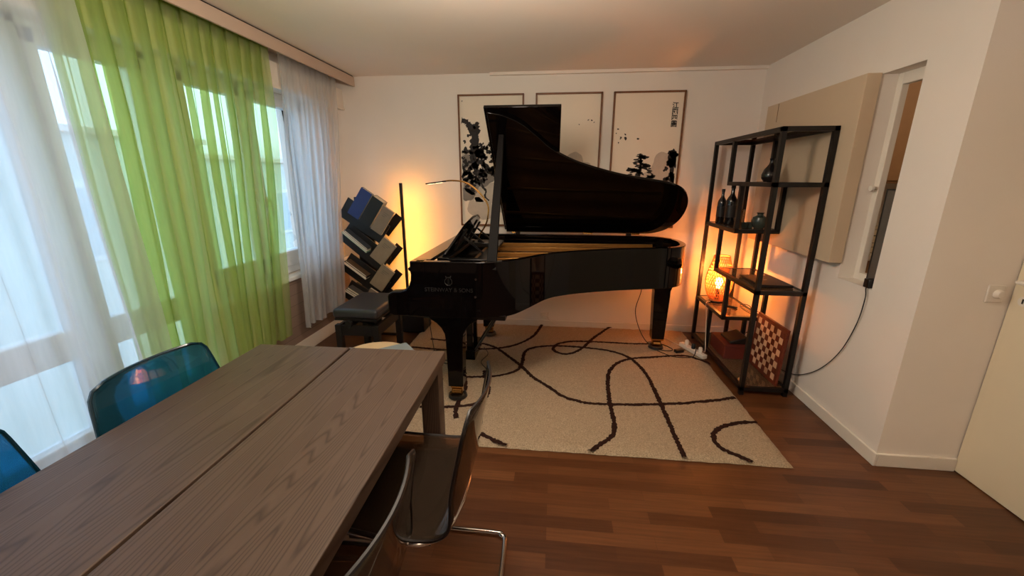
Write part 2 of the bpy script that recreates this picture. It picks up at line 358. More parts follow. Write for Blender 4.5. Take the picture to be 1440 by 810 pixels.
sw = thing('light_switch', 'round white switch and socket on the short wall by the door', 'switch', (2.05, YF, .965))
MB().box(-.036, .036, -.008, 0, -.042, .042).build('switch_plate', M['white'], sw, bevel=.006)
MB().lathe([(.001, -.028), (.016, -.028), (.020, -.016), (.022, -.008), (.001, -.008)], (.008, 0, 0), 18, 0, 'Y').build('knob', M['white'], sw)
# windows
def window(i, y0, y1, handle, zlow=WZ0):
    z0, z1 = zlow+.005, WZ1; f = MB(); w = .04
    for (a, c, e, g) in ((y0, y0+w, z0, z1), (y1-w, y1, z0, z1), (y0, y1, z1-w, z1), (y0, y1, z0, z0+w+.02)): f.box(-2.30, -2.225, a, c, e, g)
    o = struct(f.build('window_%d' % i, M['upvc'], bevel=.004), 'white framed glass door behind the curtains' if zlow < .5 else 'white framed window behind the curtains', 'window')
    s = MB(); a0, a1, e0, e1 = y0+w, y1-w, z0+w+.02, z1-w; w2 = .045
    for (a, c, e, g) in ((a0, a0+w2, e0, e1), (a1-w2, a1, e0, e1), (a0, a1, e1-w2-.02, e1), (a0, a1, e0, e0+w2+.08)): s.box(-2.285, -2.21, a, c, e, g)
    if zlow < .5: s.box(-2.285, -2.21, a0+w2, a1-w2, .66, .80)
    s.build('sash', M['upvc'], o, bevel=.006)
    MB().box(-2.262, -2.256, a0+w2, a1-w2, e0+w2+.08, e1-w2-.02).build('pane', M['pane'], o)
    if handle:
        hy = a0+w2/2 if handle < 0 else a1-w2/2
        hd = MB().box(-2.21, -2.20, hy-.014, hy+.014, 1.27, 1.34); hd.tube([(-2.205, hy, 1.315), (-2.165, hy, 1.315), (-2.16, hy, 1.30), (-2.16, hy, 1.20)], .009, 8)
        hd.build('window_handle', M['white'], o)
window(1, .1, .94, 1, DZ0); window(2, .94, 1.62, -1, DZ0); window(3, 1.62, 2.20, 0, DZ0); window(4, 2.32, 2.885, 1); window(6, 2.885, 3.60, -1)

# ------------------------------------------------------------------ outside
def building(name, label, x, y0, y1, zt, win):
    t = thing(name, label, 'building', (x, y0, -6))
    b = MB().box(-3, 0, 0, y1-y0, 0, zt+6); b.build('facade_wall', M['facade'], t)
    MB().box(-3.1, .12, -.12, y1-y0+.12, zt+6, zt+6.12).build('roof_edge', M['white'], t)
    for k in range(win):
        yy = .8+k*1.9
        for zz in (zt+3.6,):
            f = MB().box(-.02, .05, yy, yy+1.0, zz, zz+1.5).build('facade_window', M['upvc'], t)
            MB().box(.04, .06, yy+.08, yy+.92, zz+.1, zz+1.4).build('facade_pane', M['facadeglass'], f)
    return t
building('apartment_building', 'pale rendered building across the street seen through the sheer curtains', -9, -6, 9.9, 2.30, 8)
building('apartment_building', 'second pale building farther along the street, beyond the rightmost windows', -9.6, 10.6, 22, 2.0, 5)

# ------------------------------------------------------------------ kitchen beyond the hatch
struct(MB().box(3.75, 3.9, YF, D, 0, H).build('wall_kitchen', M['wall']), 'kitchen wall beyond the hatch', 'wall')
kc = thing('wall_cabinet', 'tan wall cabinet in the kitchen seen high through the hatch', 'cabinet', (3.3, 3.75, 1.45))
MB().box(-1.2, .4, -.3, .2, 0, .75).build('cabinet_body', M['cabinet'], kc, bevel=.004)
MB().box(-1.18, -.42, -.318, -.301, .02, .73).box(-.38, .38, -.318, -.301, .02, .73).build('door', M['cabinet'], kc, bevel=.003)
kb = thing('kitchen_counter', 'tan kitchen counter in the room beyond the hatch', 'counter', (3.2, 3.54, 0))
MB().box(-1.1, .5, -.1, .4, 0, .86).build('counter_body', M['cabinet'], kb)
MB().box(-1.12, .52, -.13, .42, .86, .9).build('worktop', M['white'], kb, bevel=.003)
def book_flat(name, label, cx, cy, z, w, d, t, cov, rz=0, group=None):
    o = thing(name, label, 'book', (cx, cy, z), rz, group)
    MB().box(-w/2, w/2, -d/2, d/2, 0, .003).box(-w/2, w/2, -d/2, d/2, t-.003, t).box(-w/2, -w/2+.003, -d/2, d/2, 0, t).build('cover', M['book_'+cov], o)
    MB().box(-w/2+.004, w/2-.006, -d/2+.005, d/2-.005, .003, t-.003).build('page_block', M['pages'], o)
    return o
z = .9
for k, (cov, t, lab) in enumerate((('brown', .05, 'brown book at the bottom of the kitchen stack'), ('white', .03, 'white book second from the bottom in the kitchen stack'), ('black', .06, 'thick black book in the middle of the kitchen stack'), ('grey', .05, 'grey book second from the top of the kitchen stack'), ('white', .03, 'white book on top of the kitchen stack seen through the hatch'))):
    book_flat('book', lab, 2.55, 3.66, z, .30, .22, t, cov, .1*(k-2), 'books stacked on the kitchen counter'); z += t
# sliding panel beside the hatch
pn = thing('hatch_panel', 'large beige board fixed on the right wall above the black shelf unit', 'panel', (1.70, 3.15, 1.0))
MB().box(-.040, .034, -.545, .53, -.01, 1.035).build('board', M['panel'], pn, bevel=.0015)
MB().box(-.042, -.0395, .36, .363, .90, 1.03).build('joint', M['frame'], pn)

# ------------------------------------------------------------------ curtains
def curtain(name, label, yt, yb, zt, zb, x, folds, amp, m, seed, hemwave=.012, lean=0.0, pinch=.35, tuck=False):
    rnd = random.Random(seed); nu, nv = folds*14, 44
    ph = [rnd.uniform(-.7, .7) for _ in range(folds+2)]; am = [rnd.uniform(.55, 1.25) for _ in range(folds+2)]; dr = [rnd.uniform(-1, 1) for _ in range(folds+2)]
    b = MB(); vs = []
    def it(a, u):
        q = u*folds; i = min(int(q), folds); f = q-i; f = f*f*(3-2*f); return a[i]*(1-f)+a[i+1]*f
    for j in range(nv+1):
        v = j/nv; ev = min(1, v/.3)
        for i in range(nu+1):
            u = i/nu; a = amp*it(am, u)*(pinch+(1-pinch)*ev)
            ph_ = 2*PI*folds*u + it(ph, u)*v*1.6
            y0 = yt[0]+(yt[1]-yt[0])*u; y1 = yb[0]+(yb[1]-yb[0])*u
            y = y0+(y1-y0)*v + it(dr, u)*.03*v + .35*a*sin(2*ph_)
            if tuck:
                q = .5+.5*cos(ph_); k6 = q**4; y += .034*sin(2*ph_)*(q**2)*(1-.35*v); wv = k6*(1.25-.5*v)+.32*(cos(ph_)+.6*cos(2.3*ph_+it(ph, u)))*min(1, v*1.6)
            else: wv = cos(ph_)
            xx = x + a*wv + lean*v + .006*sin(9*v+ph_*.3)
            zz = zt+(zb-zt)*v + hemwave*v*sin(2*PI*2.3*u+seed)
            vs.append((xx, y, zz))
    fs = [(j*(nu+1)+i, j*(nu+1)+i+1, (j+1)*(nu+1)+i+1, (j+1)*(nu+1)+i) for j in range(nv) for i in range(nu)]
    b.add(vs, fs); t = thing(name, label, 'curtain', (x, (yb[0]+yb[1])/2, zb)); o = b.build('fabric', m, t, smooth=180)
    o.location = (-t.location[0], -t.location[1], -t.location[2])
    hb = MB(); row = nv*(nu+1); r3 = (nv-1)*(nu+1)
    hv = []
    for i in range(nu+1):
        a = Vector(vs[row+i]); hv += [a+Vector((.0015, 0, .014)), a+Vector((.0015, 0, 0))]
    hb.add(hv, [(2*i, 2*i+2, 2*i+3, 2*i+1) for i in range(nu)]); h = hb.build('hem', m, t, smooth=180); h.location = o.location
    tb = MB(); hv = []
    for i in range(nu+1):
        a = Vector(vs[i]); hv += [a+Vector((.002, 0, .012)), a+Vector((.002, 0, -.028))]
    tb.add(hv, [(2*i, 2*i+2, 2*i+3, 2*i+1) for i in range(nu)]); h = tb.build('heading_tape', m, t, smooth=180); h.location = o.location
    return t
curtain('sheer_curtain', 'wide white sheer curtain at far left behind the blue chairs', (-.9, 1.64), (-.8, 1.72), 2.350, .37, -1.935, 14, .026, M['sheerwhite'], 3)
curtain('sheer_curtain', 'lime green sheer curtain in the middle of the window wall', (1.56, 2.885), (1.60, 2.70), 2.350, .33, -2.008, 13, .042, M['sheergreen'], 11, tuck=True, pinch=.75)
curtain('sheer_curtain', 'narrow white sheer curtain beside the tree bookshelf', (3.00, 3.78), (2.93, 3.50), 2.350, .30, -2.0, 10, .026, M['sheerwhite'], 5)

# ------------------------------------------------------------------ rug
def rug():
    X0, X1, Y0, Y1 = -1.30, 1.292, 1.963, 3.945; T = .022
    b = MB(); nx, ny = 90, 70; rnd = random.Random(2); vs = []
    for j in range(ny+1):
        for i in range(nx+1):
            e = min(i, nx-i, j, ny-j); zz = T if e > 0 else .004
            vs.append((X0+(X1-X0)*i/nx+(rnd.uniform(-.003, .003) if e == 0 else 0), Y0+(Y1-Y0)*j/ny+(rnd.uniform(-.003, .003) if e == 0 else 0), zz+(rnd.uniform(-.0025, .0025) if e else 0)))
    b.add(vs, [(j*(nx+1)+i, j*(nx+1)+i+1, (j+1)*(nx+1)+i+1, (j+1)*(nx+1)+i) for j in range(ny) for i in range(nx)])
    lines = RUGLINES
    for pts in lines:
        P = spline([(x, y, 0) for x, y in pts], 10); Q = [P[0]]
        for p in P[1:]:
            while (p-Q[-1]).length > .014: Q.append(Q[-1]+(p-Q[-1]).normalized()*.012)
        vs = []; n = len(Q)
        for i, p in enumerate(Q):
            d = (Q[min(i+1, n-1)]-Q[max(i-1, 0)]).normalized(); w = Vector((-d.y, d.x, 0))
            a = .015+rnd.uniform(-.005, .005); c = .015+rnd.uniform(-.005, .005)
            for k, hgt in ((-a, T+.001), (-a*.5, T+.006), (c*.5, T+.006), (c, T+.001)):
                v = p+w*k; vs.append((min(max(v.x, X0+.002), X1-.002), min(max(v.y, Y0+.002), Y1-.002), hgt+rnd.uniform(-.0015, .0015)))
        b.add(vs, [(4*i+k, 4*i+k+1, 4*i+5+k, 4*i+4+k) for i in range(n-1) for k in range(3)], 1)
    o = b.build('rug', [M['rug'], M['rugline']])
    return tag(o, 'cream shaggy rug with looping dark brown lines under the piano', 'rug')
RUGLINES = [
    [(-0.104, 3.959), (-0.171, 3.648), (-0.289, 3.437), (-0.435, 3.321), (-0.622, 3.267), (-0.775, 3.251), (-0.924, 3.22), (-1.25, 3.247)],
    [(-1.132, 3.449), (-0.832, 3.414), (-0.646, 3.398), (-0.493, 3.315), (-0.377, 3.166), (-0.25, 2.99), (-0.134, 2.797), (0.0, 2.645), (0.092, 2.533), (0.236, 2.47), (0.379, 2.466), (0.552, 2.479), (0.727, 2.504), (0.92, 2.538), (0.934, 2.547), (1.114, 2.594), (1.277, 2.653)],
    [(0.589, 3.971), (0.396, 3.644), (0.279, 3.4), (0.178, 3.271), (0.085, 3.252), (0.019, 3.323), (0.048, 3.448), (0.168, 3.528), (0.328, 3.546), (0.546, 3.544), (0.74, 3.539), (0.897, 3.552)],
    [(-0.758, 2.729), (-0.643, 2.742), (-0.48, 2.766), (-0.369, 2.807), (-0.267, 2.892), (-0.236, 3.032), (-0.233, 3.226), (-0.183, 3.335), (-0.05, 3.398), (0.106, 3.415), (0.299, 3.402), (0.485, 3.36), (0.621, 3.275), (0.689, 3.154), (0.733, 2.945), (0.742, 2.694), (0.739, 2.439), (0.737, 2.223), (0.735, 2.039), (0.736, 1.944)],
    [(0.225, 1.955), (0.292, 2.029), (0.37, 2.119), (0.398, 2.231), (0.4, 2.402), (0.407, 2.597), (0.434, 2.859), (0.478, 3.011), (0.564, 3.14), (0.683, 3.216), (0.872, 3.267), (1.118, 3.32), (1.224, 3.262), (1.305, 3.172)],
    [(-0.453, 2.083), (-0.372, 2.039), (-0.302, 1.995), (-0.228, 1.958)],
    [(-0.854, 2.3), (-0.654, 2.322), (-0.53, 2.359), (-0.467, 2.416), (-0.437, 2.505), (-0.449, 2.628), (-0.482, 2.724), (-0.522, 2.864)],
    [(-0.701, 2.921), (-0.615, 2.61), (-0.612, 2.457), (-0.61, 2.292), (-0.577, 2.184)],
    [(1.279, 2.351), (1.2, 2.347), (1.098, 2.309), (1.017, 2.257), (0.962, 2.188), (0.951, 2.108), (0.976, 2.054), (1.035, 2.007), (1.095, 1.959)]]
rug()

# ------------------------------------------------------------------ grand piano
def piano():
    t = thing('grand_piano', 'glossy black grand piano with raised lid standing on the rug', 'piano', (0, 3.0, 0))
    O = Vector((0, 3.0, 0))
    def bld(mb, name, m, parent=t, **k):
        o = mb.build(name, m, parent, **k)
        if parent is t: o.location = -O
        return o
    ZT, ZB = .985, .66
    side = [(-.86, 2.385), (-.65, 2.388), (-.42, 2.405), (-.27, 2.47), (-.16, 2.58), (-.045, 2.715), (.10, 2.825), (.26, 2.905), (.47, 2.985), (.68, 3.04), (.84, 3.08), (.955, 3.15), (1.02, 3.26), (1.045, 3.40), (1.03, 3.55), (.97, 3.67), (.88, 3.735), (.76, 3.76)]
    out = [(p.x, p.y) for p in spline([(x, y, 0) for x, y in side], 6)]+[(.3, 3.76), (-.3, 3.76), (-.86, 3.76)]
    def offset(P, d):
        R = []
        for i in range(len(P)):
            a = Vector(P[max(i-1, 0)]); c = Vector(P[min(i+1, len(P)-1)]); e = (c-a).normalized(); R.append((P[i][0]-e.y*d, P[i][1]+e.x*d))
        return R
    inn = offset(out, .045)
    def zb(x): # lower edge: deeper at the key bed, rising along the bent side
        s = min(1, max(0, (x+.30)/.32)); s = s*s*(3-2*s); return .622+(.672-.622)*s
    n = len(out); vs = []
    for i in range(n):
        (x, y), (p, q) = out[i], inn[i]; z0 = zb(x) if y < 3.3 else .66
        vs += [(x, y, z0), (x, y, ZT), (p, q, ZT), (p, q, z0)]
    fs = [(4*i+k, 4*i+(k+1) % 4, 4*i+4+(k+1) % 4, 4*i+4+k) for i in range(n-1) for k in range(4)]+[(0, 1, 2, 3), (4*n-4, 4*n-1, 4*n-2, 4*n-3)]
    bld(MB().add(vs, fs), 'case_rim', M['piano'], bevel=.004)
    # soundboard / plate / strings inside
    ring = [p for p in inn]
    bld(MB().prism([p for p in ring if p[0] > -.80], lambda p: (p[0], p[1], .80), lambda p: (p[0], p[1], .82)), 'soundboard', M['sound'])
    pl = MB()
    pr = offset(inn, .05)
    vs = []; N = len(inn)
    for i in range(N): vs += [(*inn[i], .875), (*pr[i], .888)]
    pl.add(vs, [(2*i, 2*i+2, 2*i+3, 2*i+1) for i in range(N-1)])
    pl.box(-.62, -.46, 2.47, 3.71, .86, .885)
    for (x0, y0, x1, y1) in ((-.5, 2.62, -.02, 2.86), (-.5, 2.85, .36, 3.06), (-.5, 3.1, .80, 3.22), (-.5, 3.38, .93, 3.42), (-.5, 3.6, .86, 3.66)): pl.obox((x0, y0, .905), (x1, y1, .905), .022, .035)
    bld(pl, 'iron_frame', M['gold'], bevel=.003)
    st = MB()
    for k in range(46):
        y0 = 2.48+k*.026; x0 = -.46
        y1 = y0+.05+.1*(1-k/46)
        x1 = min(.9, -.2+k*.035)
        st.obox((x0, y0, .893), (x1, min(y1, 3.69), .893), .0016, .0016)
    s = bld(st, 'strings', M['string']); s['kind'] = 'stuff'
    bld(MB().box(-.82, -.62, 2.45, 3.70, .80, .872), 'pin_block', M['piano_in'])
    bd = MB()
    for (x0, y0, x1, y1) in ((-.1, 2.75, .30, 3.0), (.30, 3.0, .78, 3.28)): bd.obox((x0, y0, .885), (x1, y1, .885), .03, .012)
    bld(bd, 'damper_felt', M['felt'])
    # key arms with their moulded scroll
    prof = [(-.80, .622), (-1.02, .626), (-1.045, .640), (-1.052, .665), (-1.052, .752), (-1.044, .772), (-1.025, .782), (-.965, .786), (-.93, .800), (-.907, .826), (-.894, .862), (-.890, .900), (-.893, .918), (-.905, .928), (-.908, .940), (-.893, .948), (-.893, .985), (-.80, .985)]
    for (y0, y1) in ((2.385, 2.455), (3.69, 3.76)):
        bld(MB().prism(prof, lambda p: (p[0], y0, p[1]), lambda p: (p[0], y1, p[1])), 'key_arm', M['piano'], bevel=.006, seg=3)
    bld(MB().box(-1.03, -.35, 2.43, 3.72, .622, .675), 'key_bed', M['piano'], bevel=.004)
    bld(MB().box(-.62, -.30, 2.46, 3.60, .595, .64), 'belly_rail', M['piano_satin'])
    bld(MB().box(-1.045, -1.015, 2.45, 3.70, .66, .71), 'key_slip', M['piano'], bevel=.004)
    wk = MB(); bk = MB(); kw = 1.225/52
    for k in range(52):
        wk.box(-1.012, -.86, 2.46+k*kw+.0006, 2.46+(k+1)*kw-.0006, .700, .728)
        if (k % 7) in (0, 2, 3, 5, 6): bk.box(-.965, -.86, 2.46+(k+1)*kw-.006, 2.46+(k+1)*kw+.006, .728, .741)
    bld(wk, 'white_keys', M['ivory']); bld(bk, 'black_keys', M['ebony'])
    bld(MB().prism([(-.86, .70), (-.83, .70), (-.80, .90), (-.82, .91), (-.845, .85)], lambda p: (p[0], 2.455, p[1]), lambda p: (p[0], 3.69, p[1])), 'fallboard', M['piano'], bevel=.003)
    bld(MB().box(-.89, -.78, 2.455, 3.69, .962, .985), 'front_rail', M['piano'], bevel=.003)
    # music desk, seen from behind
    def dk(u, v, w=0):   # u along y, v up the desk
        return (-.755+.15*v+w*.85, u, .965+.25*v-w*.5)
    poly = [(2.62, 0), (2.62, .12), (2.80, .86), (2.95, 1.0), (3.15, 1.0), (3.32, .86), (3.50, .12), (3.50, 0)]
    md = bld(MB().prism(poly, lambda p: dk(p[0], p[1]), lambda p: dk(p[0], p[1], .016)), 'music_desk', M['piano'], bevel=.003)
    for yy in (2.80, 3.06, 3.32):
        br = MB(); br.obox(dk(yy, .15, .03), dk(yy, .75, .03), .035, .014); br.obox(dk(yy, .55, .04), (-.50, yy, .968), .018, .012); br.build('brace', M['piano_satin'], md)
    tr = MB().box(-.77, -.44, 2.60, 2.66, .94, .962).box(-.77, -.44, 3.44, 3.50, .94, .962).box(-.78, -.70, 2.60, 3.50, .945, .968).box(-.52, -.44, 2.60, 3.50, .945, .96)
    bld(tr, 'desk_slide', M['piano_satin'], bevel=.003)
    # lid
    TH = math.radians(39.5); hy, hz = 3.765, 1.0
    def lp(x, d, w): return (x, hy-d*cos(TH)+w*sin(TH), hz+d*sin(TH)+w*cos(TH))
    sel = [p for p in out if p[0] > -.44 and p[1] < 3.75 or p[0] == .76]
    sel = [(-.45, out[0][1]+.012)]+sel
    sel = offset(sel, -.014)
    poly = [(x, max(0, hy-y)) for x, y in sel]+[(.76, 0), (-.45, 0)]
    lid = bld(MB().prism(poly, lambda p: lp(p[0], p[1], 0), lambda p: lp(p[0], p[1], .022)), 'lid', M['piano'], bevel=.004)
    MB().prism([(-.468, 0.0), (-.468, 1.40), (.018, 1.40), (.018, 0.0)], lambda p: lp(p[0], p[1], .024), lambda p: lp(p[0], p[1], .046)).build('lid_front_flap', M['piano'], lid, bevel=.004)
    for x in (-.36, .30, .72): bld(MB().tube([(x-.04, hy, hz-.004), (x+.04, hy, hz-.004)], .006, 8), 'lid_hinge', M['brass'])
    for x in (-.34, .66): bld(MB().box(x-.02, x+.02, 3.72, 3.75, ZT, ZT+.02), 'lid_rest', M['piano_satin'])
    p0 = Vector((-.385, 2.425, .93)); p1 = Vector(lp(-.372, 1.20, -.004))
    d = p1-p0; ax = Vector((1, 0, 0)); q = d.cross(ax).normalized(); mb = MB(); vs = []
    for (tt, w) in ((0, .032), (.4, .027), (.8, .022), (1, .017)):
        c = p0+d*tt
        for sx, sq in ((-1, -1), (1, -1), (1, 1), (-1, 1)): vs.append(c+ax*sx*w+q*sq*.011)
    mb.add(vs, [(4*i+k, 4*i+(k+1) % 4, 4*i+4+(k+1) % 4, 4*i+4+k) for i in range(3) for k in range(4)]+[(0, 1, 2, 3), (12, 13, 14, 15)])
    bld(mb, 'prop_stick', M['piano_matte'], bevel=.003)
    bld(MB().lathe([(.001, 0), (.010, 0), (.010, .03), (.014, .034), (.014, .05), (.001, .055)], (.22, 3.0, .90), 14), 'half_stick_knob', M['brass'])
    # bright pins and lock on the treble side
    bld(MB().lathe([(.001, -.008), (.007, -.008), (.007, 0), (.001, 0)], (-.478, 2.398, .878), 12, 0, 'Y'), 'hinge_pin', M['chrome'])
    pn = MB().lathe([(.001, -.012), (.008, -.012), (.008, 0), (.001, 0)], (-.482, 2.398, .765), 12, 0, 'Y')
    bld(pn, 'hinge_pin', M['chrome'])
    # lettering and lyre emblem on the treble side
    cu = bpy.data.curves.new('side_lettering', 'FONT'); cu.body = 'STEINWAY & SONS'; cu.size = .036; cu.extrude = .0006; cu.align_x = 'CENTER'
    tmp = bpy.data.objects.new('side_lettering_source', cu); COL.objects.link(tmp); bpy.context.view_layer.update()
    me = bpy.data.meshes.new_from_object(tmp.evaluated_get(bpy.context.evaluated_depsgraph_get())); bpy.data.objects.remove(tmp)
    me.materials.clear(); me.materials.append(M['letter']); lo = bpy.data.objects.new('side_lettering', me); COL.objects.link(lo); lo.parent = t
    lo.rotation_euler = (PI/2, 0, 0); lo.location = Vector((-.65, 2.3835, .795))-O
    em = MB()
    for s in (-1, 1): em.tube(spline([(-.65+s*.004, 2.384, .838), (-.65+s*.020, 2.384, .848), (-.65+s*.022, 2.384, .868), (-.65+s*.012, 2.384, .884), (-.65+s*.017, 2.384, .897)], 5), .0022, 6)
    for k in (-1, 0, 1): em.tube([(-.65+k*.006, 2.384, .842), (-.65+k*.006, 2.384, .888)], .0009, 6)
    em.tube([(-.668, 2.384, .888), (-.632, 2.384, .888)], .0018, 6); em.box(-.662, -.638, 2.3825, 2.385, .834, .839)
    bld(em, 'lyre_emblem', M['letter'])
    # legs
    def leg(x, y, ang=0):
        lg = [(-.165, .625), (-.155, .60), (-.115, .575), (-.082, .54), (-.062, .50), (-.057, .455), (-.050, .122), (.050, .122), (.057, .455), (.062, .50), (.082, .54), (.115, .575), (.155, .60), (.165, .625)]
        o = MB().prism(lg, lambda p: (x+p[0], y-.05+(.0), p[1]), lambda p: (x+p[0], y+.05, p[1])); o = bld(o, 'leg', M['piano'], bevel=.005)
        c = MB().tube([(x-.03, y, .068), (x+.03, y, .068)], .030, 16); c.box(x-.038, x+.038, y-.038, y+.038, .107, .124); c.box(x-.038, x-.032, y-.02, y+.02, .05, .112); c.box(x+.032, x+.038, y-.02, y+.02, .05, .112)
        c.build('caster', M['brass'], o, bevel=.002)
        return o
    leg(-.635, 2.46); leg(-.60, 3.62)
    x, y = .925, 3.47
    lt = bld(MB().prism([(-.085, .66), (-.08, .60), (-.066, .56), (-.066, .5), (-.052, .122), (.052, .122), (.066, .5), (.066, .56), (.08, .60), (.085, .66)], lambda p: (x+p[0], y-.05, p[1]), lambda p: (x+p[0], y+.05, p[1])), 'leg', M['piano'], bevel=.005)
    c = MB().tube([(x-.03, y, .068), (x+.03, y, .068)], .030, 16); c.box(x-.05, x+.05, y-.045, y+.045, .107, .124); c.box(x-.038, x-.032, y-.02, y+.02, .05, .112); c.box(x+.032, x+.038, y-.02, y+.02, .05, .112)
    c.build('caster', M['brass'], lt, bevel=.002)
    # pedal lyre
    ly = bld(MB().box(-.70, -.60, 2.90, 3.20, .09, .17).box(-.675, -.625, 2.945, 2.985, .16, .625).box(-.675, -.625, 3.115, 3.155, .16, .625).box(-.71, -.59, 2.89, 3.21, .585, .625), 'pedal_lyre', M['piano'], bevel=.005)
    for yy in (2.98, 3.05, 3.12): MB().box(-.82, -.70, yy-.012, yy+.012, .085, .10).lathe([(.001, 0), (.022, .002), (.022, .012), (.001, .015)], (-.82, yy, .085), 14).build('pedal', M['brass'], ly, bevel=.002)
    rods = MB()
    for yy in (3.02, 3.05, 3.08): rods.tube([(-.65, yy, .17), (-.65, yy, .60)], .004, 6)
    rods.build('pedal_rod', M['brass'], ly)
    for yy in (2.93, 3.17): MB().tube([(-.61, yy, .15), (-.28, yy, .68)], .009, 8).build('lyre_brace', M['piano_satin'], ly)
    bld(MB().box(-.86, -.30, 2.43, 3.72, .60, .63).box(-.30, .55, 3.30, 3.40, .62, .70), 'bottom_beam', M['piano_satin'])
    return t
piano()
for (x, y, lab) in ((-.635, 2.46, 'round black caster cup under the piano leg nearest the table'), (-.60, 3.62, 'round black caster cup under the far front piano leg by the back wall'), (.925, 3.47, 'round black caster cup under the tail leg of the piano')):
    o = MB().lathe([(.001, .030), (.045, .030), (.05, .034), (.055, .048), (.060, .048), (.066, .030), (.066, .029), (.001, .029)], (0, 0, 0), 28).build('caster_cup', M['blackwood']); tag(o, lab, 'caster cup', 'caster cups under the piano legs'); o.location = (x, y, .0)

# arc lamp clipped to the music desk
al = thing('arc_lamp', 'slender arched reading lamp standing on the piano beside the music desk', 'lamp', (-.56, 3.10, .991))
pts = spline([(-.02, 0, .02), (-.025, 0, .06), (.02, 0, .13), (.045, 0, .20), (.045, 0, .30), (-.03, 0, .40), (-.12, 0, .46), (-.22, 0, .475), (-.30, 0, .468)], 8)
MB().tube(pts, .006, 8).build('arc_arm', M['brass'], al)
MB().box(-.07, .06, -.05, .05, -.02, .012).box(-.035, -.005, -.015, .015, 0, .03).build('clamp_base', M['piano_satin'], al, bevel=.003)
hd = MB().obox((-.27, 0, .470), (-.43, 0, .450), .028, .010).build('lamp_head', M['blackmetal'], al, bevel=.003)
MB().obox((-.30, 0, .461), (-.35, 0, .455), .016, .004).obox((-.365, 0, .453), (-.415, 0, .447), .016, .004).build('light_strip', M['headlight'], hd)

# ------------------------------------------------------------------ pictures
def ink_blob(cx, cy, r, rnd, n=26, rough=.35, sx=1, sy=1):
    ks = [(rnd.uniform(.3, 1)/(k+1), rnd.uniform(0, 6.3)) for k in range(7)]
    pts = []
    for i in range(n):
        a = 2*PI*i/n; rr = r*(1+rough*sum(A*sin((k+2)*a+p) for k, (A, p) in enumerate(ks))/1.6); rr = max(rr, .15*r)
        pts.append((cx+rr*cos(a)*sx, cy+rr*sin(a)*sy))
    return pts
def blob(mb, cx, cy, r, rnd, z, mi, **k):
    P = ink_blob(cx, cy, r, rnd, **k); P = [(min(max(x, .026), .584), min(max(y, .04), 1.15)) for x, y in P]; n = len(P)
    mb.add([(cx, -z, cy)]+[(x, -z, y) for x, y in P], [(0, 1+i, 1+(i+1) % n) for i in range(n)], mi)
def stroke(mb, pts, w, z, mi, rnd):
    P = spline([(x, 0, y) for x, y in pts], 6); n = len(P); vs = []
    for i, p in enumerate(P):
        d = (P[min(i+1, n-1)]-P[max(i-1, 0)]).normalized(); s = Vector((-d.z, 0, d.x)); a = w*(.6+.7*rnd.random())*(1-.4*i/n)
        for q in (p+s*a/2, p-s*a/2): vs.append((min(max(q.x, .026), .584), -z, min(max(q.z, .04), 1.15)))
    mb.add(vs, [(2*i, 2*i+1, 2*i+3, 2*i+2) for i in range(n-1)], mi)
def picture(x0, x1, label, paint):
    t = thing('framed_picture', label, 'picture', (x0, D-.001, 1.035), 0, 'three framed ink prints on the back wall')
    w = x1-x0; h = 1.185; f = MB(); e = .015
    for (a, c, p, q) in ((0, e, 0, h), (w-e, w, 0, h), (0, w, 0, e), (0, w, h-e, h)): f.box(a, c, -.032, 0, p, q)
    f.build('frame', M['frame'], t, bevel=.002)
    MB().box(e, w-e, -.020, -.002, e, h-e).build('paper', M['paper'], t)
    mb = MB(); paint(mb); mb.build('ink_painting', [M['ink'], M['ink2'], M['ink3']], t, smooth=0)
    return t
def paint1(mb):
    r = random.Random(4); z = .0208
    for (x, y, s) in ((.10, .62, .12), (.08, .40, .13), (.28, .32, .14), (.20, .16, .13), (.45, .20, .10)): blob(mb, x, y, s, r, z, 2, sy=.8)
    for (x, y, s) in ((.08, .60, .07), (.12, .38, .08), (.06, .30, .07), (.24, .46, .09)): blob(mb, x, y, s, r, z+.0002, 1)
    stroke(mb, [(.03, .965), (.07, .955), (.10, .92), (.13, .85), (.15, .76), (.13, .68), (.12, .6)], .055, z+.0004, 0, r)
    stroke(mb, [(.155, .935), (.165, .86), (.15, .74), (.13, .66), (.15, .56), (.17, .47)], .075, z+.0006, 0, r)
    stroke(mb, [(.16, .60), (.24, .58), (.30, .52), (.34, .46)], .035, z+.0006, 0, r)
    stroke(mb, [(.16, .70), (.23, .72), (.29, .69)], .02, z+.0006, 0, r)
    for _ in range(60): blob(mb, .13+r.gauss(0, .055), .60+r.gauss(0, .13), r.uniform(.006, .030), r, z+.0008, 0, n=16, rough=.8)
    for _ in range(60): blob(mb, .25+r.gauss(0, .055), .66+r.gauss(0, .05), r.uniform(.005, .020), r, z+.0008, 0, n=14, rough=.9)
    for _ in range(60): blob(mb, .28+r.gauss(0, .055), .51+r.gauss(0, .05), r.uniform(.005, .020), r, z+.0008, 0, n=14, rough=.9)
    for _ in range(14): blob(mb, .10+r.gauss(0, .04), .44+r.gauss(0, .04), r.uniform(.012, .03), r, z+.0008, 0, n=14, rough=.9)
    stroke(mb, [(.20, .44), (.22, .37), (.25, .33), (.24, .28), (.28, .24)], .022, z+.0008, 0, r)
    stroke(mb, [(.42, .07), (.42, .25)], .004, z+.0008, 1, r)
    blob(mb, .04, 1.13, .006, r, z+.0008, 1, n=10)
